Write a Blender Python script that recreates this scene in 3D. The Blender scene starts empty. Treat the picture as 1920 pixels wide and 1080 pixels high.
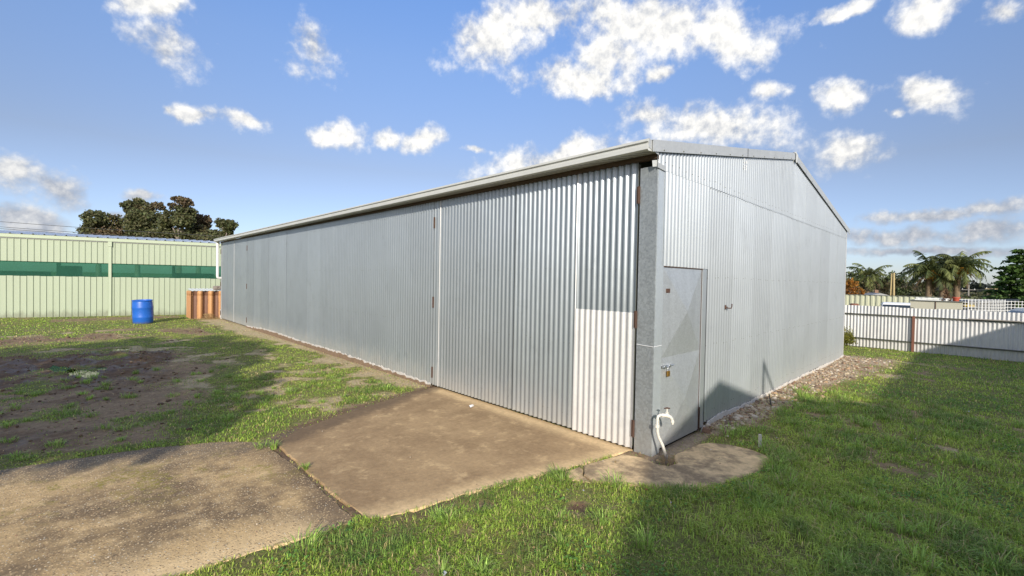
import bpy, bmesh, math, random
import numpy as np
from mathutils import Vector, Matrix, Euler

random.seed(7)
RNG = np.random.default_rng(11)
S = bpy.context.scene
COL = S.collection

# ------------------------------------------------------------------ camera
YAW, PITCH, ROLL = math.radians(45.903), math.radians(-1.020), math.radians(1.095)
CAM = Vector((-4.1004, -2.2162, 1.7259))
fw = Vector((math.cos(YAW) * math.cos(PITCH), math.sin(YAW) * math.cos(PITCH), math.sin(PITCH)))
rt = Vector((math.sin(YAW), -math.cos(YAW), 0.0))
up = rt.cross(fw)
rt2 = rt * math.cos(ROLL) + up * math.sin(ROLL)
up2 = up * math.cos(ROLL) - rt * math.sin(ROLL)
cd = bpy.data.cameras.new('camera')
cam = bpy.data.objects.new('camera', cd)
COL.objects.link(cam)
m = Matrix((rt2, up2, -fw)).transposed().to_4x4()
m.translation = CAM
cam.matrix_world = m
cd.sensor_width = 36.0
cd.lens = 847.88 / 1920 * 36.0
cd.clip_start = 0.05
cd.clip_end = 6000
S.camera = cam

# ------------------------------------------------------------------ sun and sky
SUN = Vector((-0.78, -1.0, 0.51)).normalized()
sd = bpy.data.lights.new('sun', 'SUN')
sd.energy = 2.9
sd.angle = math.radians(0.8)
sd.color = (1.0, 0.92, 0.79)
so = bpy.data.objects.new('sun', sd)
so.rotation_euler = SUN.to_track_quat('Z', 'Y').to_euler()
so.location = (-12, -14, 12)
COL.objects.link(so)

S.view_settings.view_transform = 'Standard'
S.view_settings.look = 'None'
S.view_settings.gamma = 1.0
S.view_settings.exposure = 0.84
S.view_settings.use_curve_mapping = False


class NT:
    """small helper round a node tree"""
    def __init__(s, tree):
        s.t = tree
        s.n = tree.nodes
        s.l = tree.links

    def new(s, typ, **kw):
        nd = s.n.new(typ)
        for k, v in kw.items():
            setattr(nd, k, v)
        return nd

    def put(s, sock, v):
        if isinstance(v, bpy.types.NodeSocket):
            s.l.new(v, sock)
        elif v is not None:
            if hasattr(sock, 'default_value'):
                if isinstance(v, (tuple, list)) and len(v) == 3 and sock.type == 'RGBA':
                    v = (*v, 1.0)
                sock.default_value = v

    def math(s, op, a, b=None, c=None, clamp=False):
        nd = s.new('ShaderNodeMath', operation=op, use_clamp=clamp)
        s.put(nd.inputs[0], a)
        if b is not None: s.put(nd.inputs[1], b)
        if c is not None: s.put(nd.inputs[2], c)
        return nd.outputs[0]

    def vmath(s, op, a, b=None, scale=None):
        nd = s.new('ShaderNodeVectorMath', operation=op)
        s.put(nd.inputs[0], a)
        if b is not None: s.put(nd.inputs[1], b)
        if scale is not None: s.put(nd.inputs['Scale'], scale)
        return nd.outputs['Value'] if op in ('LENGTH', 'DOT_PRODUCT', 'DISTANCE') else nd.outputs[0]

    def noise(s, vec, scale, detail=4.0, rough=0.55, dist=0.0, color=False):
        nd = s.new('ShaderNodeTexNoise')
        s.put(nd.inputs['Vector'], vec)
        nd.inputs['Scale'].default_value = scale
        nd.inputs['Detail'].default_value = detail
        nd.inputs['Roughness'].default_value = rough
        nd.inputs['Distortion'].default_value = dist
        return nd.outputs['Color' if color else 'Fac']

    def ramp(s, v, lo, hi, a=0.0, b=1.0, smooth=True):
        nd = s.new('ShaderNodeMapRange', interpolation_type='SMOOTHSTEP' if smooth else 'LINEAR')
        s.put(nd.inputs[0], v)
        for i, x in ((1, lo), (2, hi), (3, a), (4, b)):
            s.put(nd.inputs[i], x)
        return nd.outputs[0]

    def mix(s, f, a, b, mode='MIX'):
        nd = s.new('ShaderNodeMix', data_type='RGBA', blend_type=mode)
        s.put(nd.inputs[0], f)
        s.put(nd.inputs[6], a)
        s.put(nd.inputs[7], b)
        return nd.outputs[2]

    def xyz(s, v):
        nd = s.new('ShaderNodeSeparateXYZ')
        s.put(nd.inputs[0], v)
        return nd.outputs

    def scaled(s, vec, sc):
        nd = s.new('ShaderNodeVectorMath', operation='MULTIPLY')
        s.put(nd.inputs[0], vec)
        nd.inputs[1].default_value = sc
        return nd.outputs[0]

    def attr(s, name):
        nd = s.new('ShaderNodeAttribute')
        nd.attribute_name = name
        return nd.outputs

    def pos(s):
        return s.new('ShaderNodeNewGeometry').outputs['Position']

    def bump(s, h, strength=0.3, dist=0.01, normal=None):
        nd = s.new('ShaderNodeBump')
        nd.inputs['Strength'].default_value = strength
        nd.inputs['Distance'].default_value = dist
        s.put(nd.inputs['Height'], h)
        if normal is not None: s.put(nd.inputs['Normal'], normal)
        return nd.outputs[0]


CLOUDS = [
  (0.582, 0.665, 0.468, 0.087, 0.056, -1.058, -0.306, -0.886),
  (0.651, 0.571, 0.5, 0.125, 0.054, -1.047, 0.021, -0.839),
  (0.76, 0.437, 0.482, 0.195, 0.055, -1.056, 0.212, -0.93),
  (0.838, 0.323, 0.44, 0.073, 0.041, -1.044, 0.503, -0.93),
  (0.715, 0.573, 0.401, 0.116, 0.035, -1.156, 0.103, -0.85),
  (0.738, 0.514, 0.437, 0.061, 0.046, -1.118, 0.061, -0.932),
  (0.81, 0.429, 0.4, 0.023, 0.017, -1.157, 0.102, -1.039),
  (0.879, 0.369, 0.302, 0.153, 0.044, -1.257, 0.204, -1.108),
  (0.819, 0.466, 0.334, 0.062, 0.031, -1.221, 0.231, -0.97),
  (0.959, 0.163, 0.232, 0.067, 0.041, -1.33, 0.24, -1.344),
  (0.933, 0.165, 0.319, 0.036, 0.029, -1.24, 0.195, -1.33),
  (0.951, 0.063, 0.302, 0.045, 0.027, -1.228, 0.454, -1.35),
  (0.953, 0.104, 0.284, 0.012, 0.009, -1.277, 0.2, -1.402),
  (0.897, 0.273, 0.348, 0.026, 0.018, -1.211, 0.16, -1.215),
  (0.91, 0.066, 0.409, 0.033, 0.026, -1.15, 0.013, -1.493),
  (0.923, -0.015, 0.385, 0.027, 0.02, -1.151, 0.338, -1.441),
  (0.883, 0.16, 0.441, 0.037, 0.012, -1.112, -0.096, -1.439),
  (0.107, 0.924, 0.366, 0.052, 0.039, -1.186, 0.217, -0.028),
  (0.311, 0.857, 0.411, 0.046, 0.047, -1.147, -0.026, -0.36),
  (0.077, 0.907, 0.414, 0.061, 0.019, -1.12, -0.314, -0.233),
  (0.147, 0.95, 0.276, 0.048, 0.016, -1.289, -0.111, -0.185),
  (0.223, 0.933, 0.283, 0.038, 0.016, -1.283, 0.006, -0.233),
  (0.111, 0.955, 0.274, 0.015, 0.009, -1.286, -0.22, -0.179),
  (0.379, 0.883, 0.278, 0.049, 0.027, -1.289, -0.035, -0.415),
  (0.519, 0.806, 0.285, 0.044, 0.026, -1.267, -0.311, -0.668),
  (0.461, 0.842, 0.28, 0.029, 0.018, -1.285, -0.092, -0.527),
  (-0.023, 0.991, 0.132, 0.066, 0.028, -1.434, 0.261, 0.059),
  (-0.069, 0.987, 0.143, 0.037, 0.024, -1.424, -0.184, 0.043),
  (-0.054, 0.996, 0.072, 0.039, 0.024, -1.499, 0.022, 0.056),
  (0.733, 0.627, 0.264, 0.149, 0.03, -1.301, -0.124, -0.898),
  (0.085, 0.988, 0.126, 0.032, 0.013, -1.443, -0.126, -0.102),
  (0.047, 0.995, 0.093, 0.016, 0.013, -1.477, -0.106, -0.057),
  (0.992, 0.048, 0.118, 0.093, 0.011, -1.453, 0.037, -1.518),
  (0.992, -0.011, 0.124, 0.049, 0.013, -1.446, -0.099, -1.594),
  (0.992, 0.092, 0.088, 0.102, 0.018, -1.483, 0.05, -1.474),
  (0.995, -0.011, 0.094, 0.061, 0.019, -1.476, -0.029, -1.585),
  (0.997, 0.046, 0.062, 0.132, 0.009, -1.509, 0.032, -1.522),
  (0.602, 0.75, 0.273, 0.027, 0.011, -1.294, -0.042, -0.688),
]


world = bpy.data.worlds.new('World')
S.world = world
world.use_nodes = True
W = NT(world.node_tree)
W.n.clear()
sky = W.new('ShaderNodeTexSky', sky_type='NISHITA')
sky.sun_disc = False
sky.sun_elevation = math.asin(SUN.z)
sky.sun_rotation = math.atan2(SUN.x, SUN.y) % (2 * math.pi)
sky.altitude = 200
sky.air_density = 1.0
sky.dust_density = 0.6
sky.ozone_density = 2.2
tc = W.new('ShaderNodeTexCoord').outputs['Generated']
nd_ = W.new('ShaderNodeVectorMath', operation='NORMALIZE')
W.put(nd_.inputs[0], tc)
D = nd_.outputs[0]
warp = W.noise(D, 13.0, 4.0, 0.6, color=True)
warp = W.vmath('SUBTRACT', warp, (0.5, 0.5, 0.5))
Dw = W.vmath('MULTIPLY_ADD', warp, (0.07, 0.07, 0.045))
Dw.node.inputs[2].default_value = (0, 0, 0)
W.put(Dw.node.inputs[2], D)
best = None
for c in CLOUDS:
    mp = W.new('ShaderNodeMapping', vector_type='TEXTURE')
    W.put(mp.inputs[0], Dw)
    mp.inputs['Location'].default_value = c[0:3]
    mp.inputs['Rotation'].default_value = c[5:8]
    mp.inputs['Scale'].default_value = (c[3] * 1.10, c[4] * 1.06, 0.6)
    ln = W.vmath('LENGTH', mp.outputs[0])
    if best is None:
        best = ln
    else:
        sm = W.math('SMOOTH_MIN', best, ln, 0.22)
        best = sm
def cloud_noise(v):
    return W.math('ADD', W.math('MULTIPLY', W.noise(v, 17.0, 6.0, 0.58), 0.58), W.math('MULTIPLY', W.noise(v, 47.0, 6.0, 0.62), 0.42))
fb = cloud_noise(D)
fb2 = cloud_noise(W.vmath('ADD', D, tuple(v * 0.010 for v in (SUN.x, SUN.y, 0.9))))
core = W.math('SUBTRACT', 1.0, best)
# denser cumulus added over the unseen sky to lift the fill light
rest = W.math('MULTIPLY', W.math('SUBTRACT', W.noise(W.scaled(D, (1, 1, 2.2)), 4.2, 3.0, 0.5), 0.44), 7.0)
away = W.ramp(W.vmath('DOT_PRODUCT', D, tuple(-fw)), -0.42, -0.05, -3.0, 0.0)
core = W.math('MAXIMUM', core, W.math('ADD', rest, away))
fc = W.noise(D, 10.0, 3.0, 0.5)
dens = W.math('ADD', core, W.math('MULTIPLY', W.math('SUBTRACT', fb, 0.495), 2.5))
dens = W.math('ADD', dens, W.math('MULTIPLY', W.math('SUBTRACT', fc, 0.485), 1.9))
alpha = W.ramp(dens, -0.16, 0.80)
relief = W.math('SUBTRACT', fb, fb2)
lum = W.math('ADD', 0.865, W.math('MULTIPLY', relief, 1.0))
lum = W.math('ADD', lum, W.math('MULTIPLY', W.math('SUBTRACT', fc, 0.5), 0.42))
lum = W.math('ADD', lum, W.math('MULTIPLY', W.ramp(dens, 0.1, 0.9), 0.04))
lum = W.math('MINIMUM', W.math('MAXIMUM', lum, 0.66), 1.04)
dz = W.xyz(D)[2]
lum = W.math('MULTIPLY', lum, W.ramp(dz, 0.0, 0.28, 0.74, 1.0))
ccol = W.mix(W.ramp(lum, 0.6, 0.98), (0.56, 0.62, 0.74), (1.0, 0.985, 0.95))
ccol = W.vmath('SCALE', ccol, scale=W.math('MULTIPLY', lum, 4.4))
gain = W.mix(W.ramp(dz, 0.42, 0.62, smooth=False), (0.72, 0.71, 0.79), (0.70, 0.86, 1.10))
gain = W.mix(W.ramp(dz, 0.22, 0.42, smooth=False), (0.59, 0.495, 0.505), gain)
gain = W.mix(W.ramp(dz, 0.0, 0.22, smooth=False), (0.44, 0.48, 0.66), gain)   # colour balance of the photograph, by height only
skyc = W.vmath('MULTIPLY', sky.outputs[0], gain)
mixed = W.mix(alpha, skyc, ccol)
bg = W.new('ShaderNodeBackground')
W.put(bg.inputs['Color'], mixed)
bg.inputs['Strength'].default_value = 0.14
out = W.new('ShaderNodeOutputWorld')
W.l.new(bg.outputs[0], out.inputs[0])

# ------------------------------------------------------------------ materials
MATS = {}


def mat(name):
    mt = bpy.data.materials.new(name)
    mt.use_nodes = True
    n = NT(mt.node_tree)
    n.n.clear()
    b = n.new('ShaderNodeBsdfPrincipled')
    o = n.new('ShaderNodeOutputMaterial')
    n.l.new(b.outputs[0], o.inputs[0])
    MATS[name] = mt
    return mt, n, b


def galv(name, base, rough, metal, spangle=0.10, dirt=0.5, streak=0.10, tint=(1, 1, 1), var=0.10, sp_scale=45.0):
    mt, n, b = mat(name)
    p = n.pos()
    info = n.new('ShaderNodeObjectInfo').outputs['Random']
    vo = n.new('ShaderNodeTexVoronoi')
    n.put(vo.inputs['Vector'], p)
    vo.inputs['Scale'].default_value = sp_scale
    sp = n.xyz(vo.outputs['Color'])[0]
    st = n.noise(n.scaled(p, (9, 9, 0.5)), 1.0, 4, 0.6)
    bl = n.noise(p, 1.3, 5, 0.6)
    f = n.math('MULTIPLY_ADD', sp, spangle, 1 - spangle / 2)
    f = n.math('MULTIPLY', f, n.math('MULTIPLY_ADD', st, streak * 2, 1 - streak))
    f = n.math('MULTIPLY', f, n.math('MULTIPLY_ADD', bl, 0.24, 0.88))
    f = n.math('MULTIPLY', f, n.math('MULTIPLY_ADD', info, var, 1 - var / 2))
    c = n.vmath('SCALE', (base * tint[0], base * tint[1], base * tint[2]), scale=f)
    z = n.xyz(p)[2]
    dn = n.noise(n.scaled(p, (6, 6, 3)), 1.0, 5, 0.65)
    dm = n.ramp(n.math('ADD', z, n.math('MULTIPLY', n.math('SUBTRACT', dn, 0.5), 0.7)), 0.0, 0.5, dirt, 0.0)
    c = n.mix(dm, c, (0.36, 0.31, 0.24))
    c = n.vmath('SCALE', c, scale=n.ramp(n.noise(n.scaled(p, (2.4, 2.4, 1.5)), 1.0, 6, 0.68), 0.56, 0.70, 1.0, 0.90))
    rs = n.ramp(n.noise(n.scaled(p, (5, 5, 1.4)), 1.3, 6, 0.7), 0.70, 0.82, 0.0, 0.35)
    c = n.mix(rs, c, (0.30, 0.27, 0.235))
    n.put(b.inputs['Base Color'], c)
    n.put(b.inputs['Metallic'], n.math('MULTIPLY', metal, n.math('SUBTRACT', 1.0, dm)))
    n.put(b.inputs['Roughness'], n.math('MULTIPLY_ADD', sp, spangle * 0.5, rough))
    n.put(b.inputs['Normal'], n.bump(n.noise(p, 2.2, 2, 0.5), 0.12, 0.03))
    return mt


def plain(name, col, rough=0.6, metal=0.0, var=0.15, nscale=6.0, bump=0.1, wear=None, wear_at=0.66, streak=False, grime=0.0, gcol=(0.10, 0.085, 0.06), gz=0.3):
    mt, n, b = mat(name)
    p = n.pos()
    nz = n.noise(n.scaled(p, (1, 1, 0.25)) if streak else p, nscale, 6, 0.65)
    c = n.vmath('SCALE', tuple(col), scale=n.math('MULTIPLY_ADD', nz, 2 * var, 1 - var))
    if wear:
        wn = n.noise(p, nscale * 2.3, 7, 0.7)
        c = n.mix(n.ramp(wn, wear_at, wear_at + 0.08), c, tuple(wear))
    if grime:                                                          # mud splash and damp staining rising from the foot
        z = n.xyz(p)[2]
        gn = n.noise(n.scaled(p, (4, 4, 1.5)), 1.0, 6, 0.7)
        c = n.mix(n.ramp(n.math('ADD', z, n.math('MULTIPLY', n.math('SUBTRACT', gn, 0.5), gz * 2.6)), 0.0, gz, grime, 0.0), c, tuple(gcol))
    n.put(b.inputs['Base Color'], c)
    b.inputs['Roughness'].default_value = rough
    b.inputs['Metallic'].default_value = metal
    if bump:
        n.put(b.inputs['Normal'], n.bump(n.noise(p, nscale * 5, 4, 0.6), bump, 0.01))
    return mt


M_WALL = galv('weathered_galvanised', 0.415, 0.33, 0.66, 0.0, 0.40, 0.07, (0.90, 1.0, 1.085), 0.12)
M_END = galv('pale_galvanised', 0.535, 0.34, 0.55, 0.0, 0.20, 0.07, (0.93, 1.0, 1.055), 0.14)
M_NEW = galv('bright_zinc_sheet', 0.64, 0.38, 0.35, 0.04, 0.15, 0.05, (1, 1, 1), 0.04)
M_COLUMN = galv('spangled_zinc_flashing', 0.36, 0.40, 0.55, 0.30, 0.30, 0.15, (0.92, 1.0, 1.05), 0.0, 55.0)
M_DOOR = galv('flat_zinc_door', 0.52, 0.40, 0.55, 0.16, 0.25, 0.14, (0.94, 1.0, 1.05), 0.0, 70.0)
M_TRIM = galv('zinc_trim', 0.52, 0.45, 0.4, 0.08, 0.0, 0.08, (0.97, 1.0, 1.01), 0.05)
M_FENCE = galv('zinc_fence_sheet', 0.72, 0.38, 0.45, 0.05, 0.25, 0.07, (1, 1, 1), 0.10)
M_GUTTER = plain('faded_cream_paint', (0.52, 0.53, 0.515), 0.55, 0, 0.12, 3.0, 0.05, (0.33, 0.30, 0.25), 0.70, True)
M_BEAM = plain('brown_steel', (0.085, 0.055, 0.042), 0.7, 0, 0.3)
M_RUST = plain('rusty_steel', (0.085, 0.046, 0.032), 0.85, 0, 0.4, 30.0, 0.3, (0.07, 0.035, 0.025), 0.58)
M_RUSTPOST = plain('rusty_post_paint', (0.20, 0.085, 0.055), 0.8, 0, 0.4, 14.0, 0.2, (0.16, 0.12, 0.10), 0.60)
M_DARKGAP = plain('dark_void', (0.02, 0.018, 0.016), 0.9)
M_WHITE = plain('white_paint', (0.80, 0.80, 0.78), 0.45, 0, 0.06, 5.0, 0.03)
M_TAP = plain('chipped_white_paint', (0.70, 0.67, 0.60), 0.55, 0, 0.16, 22.0, 0.2, (0.28, 0.20, 0.14), 0.56, False, 0.95, (0.24, 0.19, 0.15), 0.20)
M_STAKE = plain('peeling_white_wood', (0.62, 0.58, 0.50), 0.8, 0, 0.25, 40.0, 0.3, (0.22, 0.15, 0.10), 0.57)
M_RAIL = plain('weathered_rail', (0.16, 0.165, 0.14), 0.65, 0.15, 0.25, 8.0, 0.1, (0.26, 0.17, 0.09), 0.62)
M_BRASS = plain('aged_brass', (0.42, 0.24, 0.06), 0.4, 0.8, 0.2, 50.0)
M_CHROME = plain('zinc_latch', (0.6, 0.62, 0.64), 0.3, 0.9, 0.15, 50.0)
M_BLUE = plain('blue_plastic', (0.014, 0.115, 0.50), 0.42, 0, 0.16, 3.0, 0.02, (0.16, 0.24, 0.42), 0.66, False, 0.6, (0.11, 0.10, 0.09), 0.10)
M_GREEN = plain('pale_green_sheet', (0.34, 0.395, 0.29), 0.5, 0.0, 0.07, 1.6, 0.02, None, 0.66, True, 0.55, (0.12, 0.12, 0.075), 0.30)
M_GREENTRIM = plain('pale_green_trim', (0.38, 0.44, 0.32), 0.5, 0.0, 0.05, 2.0, 0.02)
M_CREAMFENCE = plain('cream_green_sheet', (0.50, 0.51, 0.37), 0.55, 0, 0.08, 3.0, 0.03, (0.33, 0.27, 0.18), 0.72)
M_CREAM = plain('cream_enamel', (0.50, 0.48, 0.38), 0.5, 0, 0.08, 3.0, 0.03, (0.30, 0.22, 0.14), 0.74)
M_TERRACOTTA = plain('terracotta', (0.44, 0.085, 0.045), 0.6, 0, 0.15, 8.0)
M_TIMBER = plain('bleached_timber', (0.42, 0.33, 0.17), 0.8, 0, 0.25, 10.0, 0.2, None, 0.6, True)
M_GREYWOOD = plain('grey_timber', (0.27, 0.25, 0.23), 0.85, 0, 0.25, 10.0, 0.2, None, 0.6, True)
M_BARK = plain('grey_bark', (0.26, 0.22, 0.19), 0.9, 0, 0.35, 3.0, 0.4, (0.10, 0.075, 0.06), 0.58)
M_PALMBARK = plain('palm_bark', (0.20, 0.145, 0.095), 0.95, 0, 0.4, 6.0, 0.5, (0.07, 0.05, 0.035), 0.55)
M_GLASS = plain('dark_glass', (0.03, 0.04, 0.045), 0.08, 0, 0.1, 2.0, 0.0)
M_TYRE = plain('tyre_rubber', (0.02, 0.02, 0.02), 0.85, 0, 0.2, 8.0)
M_CARWHITE = plain('white_car_paint', (0.86, 0.85, 0.82), 0.5, 0, 0.03, 3.0, 0.0)
M_DARKROOF = plain('dark_roof_sheet', (0.05, 0.06, 0.075), 0.55, 0.1, 0.2, 2.0)
M_HOUSE = plain('pale_weatherboard', (0.60, 0.58, 0.52), 0.7, 0, 0.1, 2.0)
M_ROOFGREY = plain('grey_roof_sheet', (0.30, 0.31, 0.32), 0.55, 0.2, 0.1, 2.0)
M_ROOFWHITE = plain('white_roof_sheet', (0.70, 0.72, 0.74), 0.45, 0.2, 0.05, 2.0)
M_REDMETAL = plain('red_paint', (0.42, 0.05, 0.03), 0.5, 0, 0.15, 6.0)
M_MORTAR = plain('whitish_mortar', (0.52, 0.49, 0.45), 0.9, 0, 0.18, 18.0, 0.5, (0.36, 0.30, 0.24), 0.63)
M_BRICK = plain('broken_brick', (0.25, 0.15, 0.10), 0.9, 0, 0.35, 25.0, 0.5, (0.36, 0.27, 0.19), 0.62)
M_WIRE = plain('dark_cable', (0.05, 0.05, 0.045), 0.6)
M_CHALK = plain('white_chalk', (0.85, 0.85, 0.85), 0.9)
M_BIN = plain('rusty_orange_sheet', (0.42, 0.22, 0.10), 0.55, 0.1, 0.22, 4.0, 0.1, (0.30, 0.12, 0.05), 0.64, True)
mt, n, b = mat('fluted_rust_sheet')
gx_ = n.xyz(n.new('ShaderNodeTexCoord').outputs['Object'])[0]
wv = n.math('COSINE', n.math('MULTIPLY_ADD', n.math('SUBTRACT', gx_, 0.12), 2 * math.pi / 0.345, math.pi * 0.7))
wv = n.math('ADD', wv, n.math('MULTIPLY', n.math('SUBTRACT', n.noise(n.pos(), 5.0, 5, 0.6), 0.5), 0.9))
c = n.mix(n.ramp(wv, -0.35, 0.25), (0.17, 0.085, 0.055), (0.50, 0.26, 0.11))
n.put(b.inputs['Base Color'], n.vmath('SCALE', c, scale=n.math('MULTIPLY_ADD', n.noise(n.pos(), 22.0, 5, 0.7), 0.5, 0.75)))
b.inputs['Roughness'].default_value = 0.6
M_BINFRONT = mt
M_STRAW = plain('dry_straw', (0.36, 0.25, 0.12), 0.9, 0, 0.3, 30.0)
M_LITTER = plain('white_litter', (0.8, 0.8, 0.8), 0.6)

# water of the puddles
mt, n, b = mat('puddle_water')
b.inputs['Base Color'].default_value = (0.05, 0.04, 0.03, 1)
b.inputs['Roughness'].default_value = 0.03
b.inputs['IOR'].default_value = 1.33
n.put(b.inputs['Normal'], n.bump(n.noise(n.pos(), 9.0, 2), 0.02, 0.01))
M_WATER = mt


def foliage(name, rough=0.6, trans=0.3):
    mt, n, b = mat(name)
    c = n.attr('col')[0]
    v = n.noise(n.pos(), 3.0, 3, 0.6)
    c = n.vmath('SCALE', c, scale=n.math('MULTIPLY_ADD', v, 0.5, 0.75))
    n.put(b.inputs['Base Color'], c)
    b.inputs['Roughness'].default_value = rough
    b.inputs['Specular IOR Level'].default_value = 0.3
    tr = n.new('ShaderNodeBsdfTranslucent')
    n.put(tr.inputs['Color'], c)
    mx = n.new('ShaderNodeMixShader')
    mx.inputs[0].default_value = trans
    o = [x for x in n.n if x.type == 'OUTPUT_MATERIAL'][0]
    n.l.new(b.outputs[0], mx.inputs[1])
    n.l.new(tr.outputs[0], mx.inputs[2])
    n.l.new(mx.outputs[0], o.inputs[0])
    return mt


M_LEAF = foliage('leaves')
M_GRASS = foliage('grass_blades', 0.5, 0.35)

# green shade cloth: an open weave, part of it air
mt, n, b = mat('green_shade_cloth')
p = n.pos()
b.inputs['Roughness'].default_value = 0.8
n.put(b.inputs['Base Color'], n.vmath('SCALE', (0.014, 0.10, 0.065), scale=n.math('MULTIPLY_ADD', n.noise(p, 1.7, 4), 0.6, 0.7)))
tp = n.new('ShaderNodeBsdfTransparent')
tp.inputs[0].default_value = (0.55, 0.85, 0.70, 1)
mx = n.new('ShaderNodeMixShader')
mx.inputs[0].default_value = 0.50
o = [x for x in n.n if x.type == 'OUTPUT_MATERIAL'][0]
n.l.new(b.outputs[0], mx.inputs[1]); n.l.new(tp.outputs[0], mx.inputs[2]); n.l.new(mx.outputs[0], o.inputs[0])
M_CLOTH = mt

# lawn, bare earth, mud
mt, n, b = mat('earth_and_lawn')
p = n.pos()
ca = n.attr('cover')
sp = n.new('ShaderNodeSeparateColor'); n.put(sp.inputs[0], ca[0])
lush, dry, mud = sp.outputs[0], sp.outputs[1], sp.outputs[2]
rub = ca[3]
fine = n.noise(p, 38.0, 8, 0.72)
mid = n.noise(p, 6.0, 6, 0.65)
big = n.noise(p, 0.6, 4, 0.6)
coarse = n.noise(p, 15.0, 6, 0.75)
fine = n.math('ADD', n.math('MULTIPLY', fine, 0.5), n.math('MULTIPLY', coarse, 0.5))
fine = n.ramp(fine, 0.34, 0.66, smooth=False)
earth = n.mix(fine, (0.13, 0.080, 0.044), (0.39, 0.27, 0.155))
earth = n.mix(n.ramp(mid, 0.35, 0.7), earth, n.mix(fine, (0.19, 0.125, 0.07), (0.50, 0.365, 0.215)))
straw = n.mix(fine, (0.26, 0.19, 0.10), (0.74, 0.60, 0.38))
green = n.mix(fine, (0.055, 0.065, 0.016), (0.25, 0.27, 0.06))
green = n.mix(n.ramp(big, 0.35, 0.7), green, n.mix(fine, (0.09, 0.085, 0.025), (0.33, 0.29, 0.09)))
mudc = n.mix(n.noise(p, 14.0, 7, 0.7), (0.060, 0.035, 0.019), (0.25, 0.155, 0.085))
rubc = n.mix(fine, (0.20, 0.14, 0.09), (0.58, 0.46, 0.32))
brk = n.noise(p, 11.0, 6, 0.7)
def edge(w, s=0.5):
    return n.ramp(n.math('ADD', w, n.math('MULTIPLY', n.math('SUBTRACT', brk, 0.5), 1.1)), 0.5 - s / 2, 0.5 + s / 2)
c = n.mix(edge(dry), earth, straw)
c = n.mix(edge(rub), c, rubc)
c = n.mix(edge(mud), c, mudc)
c = n.mix(edge(lush), c, green)
n.put(b.inputs['Base Color'], c)
wet = n.math('MULTIPLY', edge(mud), n.ramp(n.noise(p, 2.2, 3), 0.45, 0.62))
n.put(b.inputs['Roughness'], n.ramp(wet, 0.0, 1.0, 0.93, 0.42))
hh = n.math('ADD', n.math('MULTIPLY', fine, 0.4), mid)
n.put(b.inputs['Normal'], n.bump(hh, 0.9, 0.035))
M_GROUND = mt


def concrete(name, cols, pebble, rims, dark=None, moss=False, blot=1.5):
    """cols: dark, mid, light; rims: list of (nx, ny, d, width): pale worn band along the line nx*x+ny*y=d"""
    mt, n, b = mat(name)
    p = n.pos()
    x, y, z = n.xyz(p)
    n1 = n.noise(p, blot, 6, 0.66)
    n2 = n.noise(p, 26.0, 7, 0.72)
    n3 = n.noise(p, 5.0, 6, 0.68)
    c = n.mix(n.ramp(n1, 0.40, 0.60), cols[0], cols[1])
    c = n.mix(n.math('MULTIPLY', n.ramp(n3, 0.50, 0.72), 0.55), c, cols[2])
    for (nx, ny, d, w) in rims:
        q = n.math('ADD', n.math('MULTIPLY', x, nx), n.math('MULTIPLY_ADD', y, ny, -d))
        q = n.math('ADD', q, n.math('MULTIPLY', n.math('SUBTRACT', n3, 0.5), w * 1.3))
        q = n.math('ADD', q, n.math('MULTIPLY', n.math('SUBTRACT', n1, 0.5), w * 1.6))
        c = n.mix(n.ramp(q, 0.0, w, 0.9, 0.0), c, cols[2])
    if dark:
        for (nx, ny, d, w, col) in dark:
            q = n.math('ADD', n.math('MULTIPLY', x, nx), n.math('MULTIPLY_ADD', y, ny, -d))
            q = n.math('ADD', q, n.math('MULTIPLY', n.math('SUBTRACT', n3, 0.5), w * 1.2))
            q = n.math('ADD', q, n.math('MULTIPLY', n.math('SUBTRACT', n1, 0.5), w * 1.2))
            c = n.mix(n.ramp(q, 0.0, w, 0.85, 0.0), c, col)
    c = n.vmath('SCALE', c, scale=n.math('MULTIPLY_ADD', n2, 0.9, 0.55))
    h = n2
    if pebble:
        vo = n.new('ShaderNodeTexVoronoi'); n.put(vo.inputs['Vector'], n.vmath('ADD', p, n.vmath('SCALE', n.noise(p, 40.0, 2, color=True), scale=0.01)))
        vo.inputs['Scale'].default_value = 62.0
        vo.inputs['Randomness'].default_value = 1.0
        vc = n.xyz(vo.outputs['Color'])
        stone = n.ramp(vo.outputs['Distance'], 0.30, 0.42, 1.0, 0.0)
        show = n.ramp(n.math('ADD', n.noise(p, 2.6, 5, 0.6), n.math('MULTIPLY', vc[0], 0.5)), 0.52, 0.72)
        show = n.math('MULTIPLY', show, pebble)
        sc = n.mix(vc[1], (0.20, 0.125, 0.07), (0.70, 0.55, 0.36))
        sc = n.mix(n.ramp(vc[2], 0.86, 0.93), sc, (0.78, 0.76, 0.70))
        c = n.mix(n.math('MULTIPLY', stone, show), c, sc)
        h = n.math('ADD', n2, n.math('MULTIPLY', n.math('MULTIPLY', stone, show), 0.9))
    if moss:
        mm = n.ramp(n.noise(p, 2.3, 6, 0.75), 0.50, 0.58)
        band = n.ramp(n.math('ABSOLUTE', n.math('SUBTRACT', n.math('MULTIPLY_ADD', x, 0.25, y), 1.62)), 0.10, 0.75, 1.0, 0.0)
        mm = n.math('MULTIPLY', n.math('MULTIPLY', mm, band), n.ramp(n2, 0.42, 0.6))
        c = n.mix(n.math('MULTIPLY', mm, 0.85), c, (0.22, 0.20, 0.03))
    c = n.vmath('MULTIPLY', c, (1.06, 1.0, 0.86))
    n.put(b.inputs['Base Color'], c)
    b.inputs['Roughness'].default_value = 0.88
    n.put(b.inputs['Normal'], n.bump(h, 0.5, 0.012))
    return mt


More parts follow.
